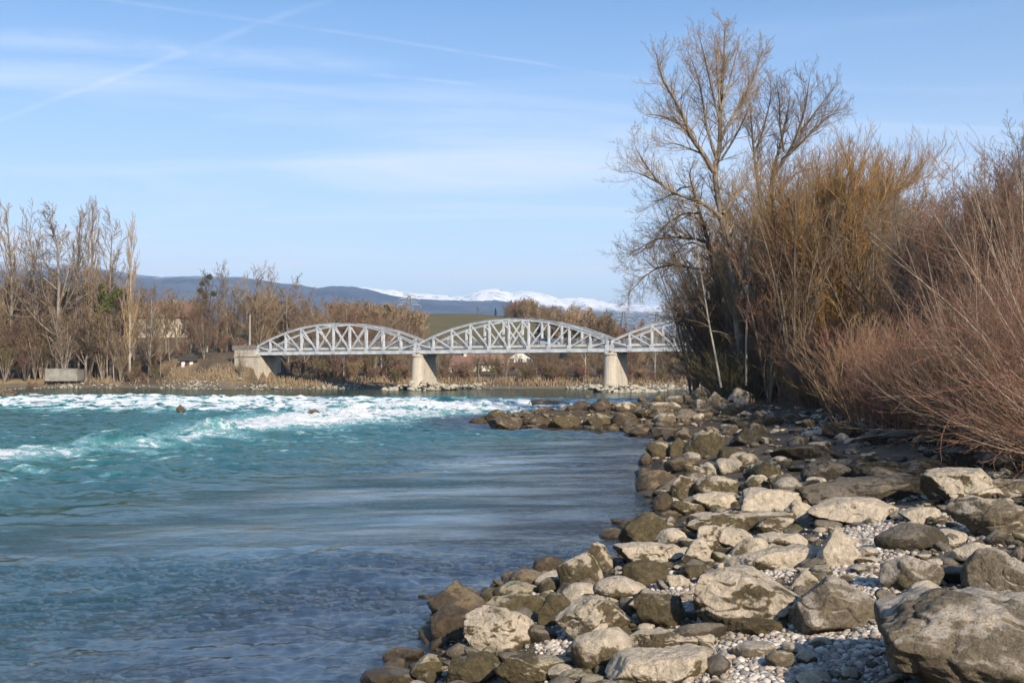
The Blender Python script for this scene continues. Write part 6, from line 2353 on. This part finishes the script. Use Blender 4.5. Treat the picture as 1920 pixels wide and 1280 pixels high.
# rows of shrubs: (distance, px from, px to, count, top row left/right, kinds)
shr = []
for Y, a, b_, n, t0, t1 in [(98, 1330, 1420, 8, 640, 610), (86, 1358, 1700, 26, 650, 575), (70, 1500, 1770, 19, 640, 575), (55, 1580, 1880, 14, 630, 550), (45, 1640, 1970, 11, 640, 540), (36, 1760, 2040, 8, 640, 530), (29, 1920, 2120, 4, 620, 530)]:
    for i in range(n):
        px = a + (b_ - a) * (i + rs.uniform(.1, .9)) / n
        Yj = Y * rs.uniform(.93, 1.07)
        x = (px - 960) / FPX * Yj
        t = (px - a) / (b_ - a)
        yt = t0 + (t1 - t0) * t + rs.uniform(-18, 30)
        H = zpx(yt, Yj) - hz(x, Yj)
        shr.append((px, x, Yj, H, Y))
cnt = {}
for px, x, y, H, row in shr:
    k = rs.choice(6, p=[.30, .2, .18, .12, .12, .08])
    l = min(SL, key=lambda q: abs(q[0] - px))
    side = "left of" if px < l[0] else "right of"
    where = "front row" if row < 45 else "middle row" if row < 70 else "back row"
    for od in ORD:
        lab = f"{od}{SD[k]} twiggy shrub, {where}, {side} {l[1]}"
        if lab not in used_labels:
            break
    used_labels.add(lab)
    shrub("twiggy_shrub", lab, x, y, H, smesh[k], rs.uniform(0, 6.28), H / 3.6, "red twig shrubs of the right bank")


# ---- the near bush at the right edge: long pale arching shoots
def near_bush(label, x, y, seed, nst, Lm, r, tm_, lean, lowf, inc0=.15, inc1=1.25):
    rs_ = np.random.RandomState(seed)
    az = rs_.uniform(0, 6.28, nst)
    inc = rs_.uniform(inc0, inc1, nst)
    d = np.stack([np.cos(az) * np.sin(inc) + lean[0], np.sin(az) * np.sin(inc) + lean[1], np.cos(inc)], 1)
    d /= np.linalg.norm(d, axis=1)[:, None]
    p = np.stack([rs_.normal(0, .45, nst), rs_.normal(0, .5, nst), rs_.uniform(-.1, .5, nst)], 1)
    K = 12
    L = Lm * rs_.uniform(.5, 1.1, nst)
    pts = [p]
    bend = rs_.normal(0, .35, d.shape)
    for s in range(K):
        t = s / K
        d = d + np.array([0, 0, lowf * (1 - 1.9 * t) + 1.2 * t * t]) / K + bend / K + rs_.normal(0, .05, d.shape)
        d /= np.linalg.norm(d, axis=1)[:, None]
        pts.append(pts[-1] + d * (L / K)[:, None])
    P_ = np.stack(pts, 1)
    R_ = r * (1 - .72 * np.linspace(0, 1, K + 1)[None]) * rs_.uniform(.6, 1.3, (nst, 1))
    a = grow(rs_, P_, R_, 7, .2, 1, 30, 12, .40, 6, .35, .35, .0045, .6)
    b_ = grow(rs_, *a, 5, .1, 1, 32, 12, .45, 4, .25, .3, .0032, .6)
    root = empty("arching_bush", (x, y, hz(x, y)))
    tag(root, label, "bush", "arching bushes at the right edge")
    ob("stems", mk_mesh("stems", *tube(P_, R_, 5)), B_NB, root)
    V, F = join([tube(*a, 3), tube(*b_, 3)])
    ob("twigs", mk_mesh("twigs", V, F), tm_, root)


B_NB = bark("shoot_bark", (0.24, 0.17, 0.11), (0.50, 0.40, 0.29))
near_bush("biggest arching bush with long pale shoots hanging over the shaded slabs", 13.6, 26.5, 801, 80, 5.2, .015, T_RED, (-.42, -.1), -.05)
near_bush("arching bush behind the biggest one, half hidden by it", 14.2, 31.5, 802, 70, 5.2, .015, T_REDD, (-.35, 0), .15)
near_bush("arching bush cut by the right frame edge, nearest the camera", 13.0, 23.5, 803, 70, 4.4, .013, T_RED, (-.25, -.1), .15)
near_bush("arching bush farthest back of those beside the shaded slabs", 16.2, 38.0, 804, 65, 5.0, .016, T_REDD, (-.4, 0), .15)
near_bush("tallest upright bush at the right edge, thin rusty shoots against the sky", 14.4, 28.0, 805, 70, 7.6, .017, T_RED, (-.12, 0), .1, .02, .5)
near_bush("upright bush left of the tallest one, maroon shoots against the wood", 15.2, 35.0, 806, 60, 6.4, .017, T_REDD, (-.15, 0), .1, .02, .55)
near_bush("upright bush behind the tallest one at the right edge", 17.6, 36.0, 807, 60, 8.4, .017, T_GREY, (-.08, 0), .1, .02, .5)

# dry grass on the near bank
n = 9000
X = rs.uniform(3, 34, n)
Y = rs.uniform(2, 95, n)
dd = poly_sd(X, Y, NEAR)
k = (dd > 8.5) & (rs.uniform(size=n) < np.clip(fbm2(X, Y, 2.5, 3, 37) * 3 + .25, 0, 1))
X, Y = X[k], Y[k]
X = np.repeat(X, 6) + rs.normal(0, .09, len(X) * 6)
Y = np.repeat(Y, 6) + rs.normal(0, .09, len(Y) * 6)
Z = height(X, Y)[0]
Lh = rs.uniform(.08, .32, len(X))
a = rs.uniform(0, 6.28, len(X))
dx, dy = np.cos(a) * .006, np.sin(a) * .006
ln = rs.normal(0, .13, (len(X), 2))
V = np.stack([np.stack([X - dx, Y - dy, Z - .02], 1), np.stack([X + dx, Y + dy, Z - .02], 1), np.stack([X + ln[:, 0] + dx * .3, Y + ln[:, 1] + dy * .3, Z + Lh], 1), np.stack([X + ln[:, 0] - dx * .3, Y + ln[:, 1] - dy * .3, Z + Lh], 1)], 1)
o = ob("dry_grass", mk_mesh("dry_grass", V.reshape(-1, 3), np.arange(len(X) * 4).reshape(-1, 4), False), simple("near_straw", (0.25, 0.19, 0.11), 0.9, .3, 1.0))
o['kind'] = 'stuff'

# pale tarpaulin by the spit's root
p = at_depth(1326, 706, 101)
mb = MB()
mb.add([(-.95, 0, .35), (.95, 0, .30), (.30, -.5, -.45), (-.55, -.5, -.40), (-.9, .5, .30), (.85, .5, .26), (.35, .6, -.5), (-.5, .6, -.5)], MB.BOX)
tag(mb.build("tarpaulin", simple("faded_blue_sheet", (0.36, 0.52, 0.62), .6, .1), loc=tuple(p)), "small faded blue sheet lying behind the leaning pale boulder on the right bank", "sheet")
# ------------------------------------------------------------------ air between the camera and the mountains
hzb = MB()
hzb.box(-17000, 17000, -17000, 17000, -6.5, 640)
hm = bpy.data.materials.new("haze_air")
hm.use_nodes = True
hn_ = NT(hm.node_tree)
hm.node_tree.nodes.remove(hm.node_tree.nodes['Principled BSDF'])
pv = hn_.node('ShaderNodeVolumePrincipled', {'Color': (0.50, 0.70, 1.0), 'Density': 0.000105, 'Anisotropy': 0.0})
link(hn_, pv.outputs[0], hm.node_tree.nodes['Material Output'].inputs['Volume'])
hzo = hzb.build("haze", hm)
hzo['kind'] = 'stuff'
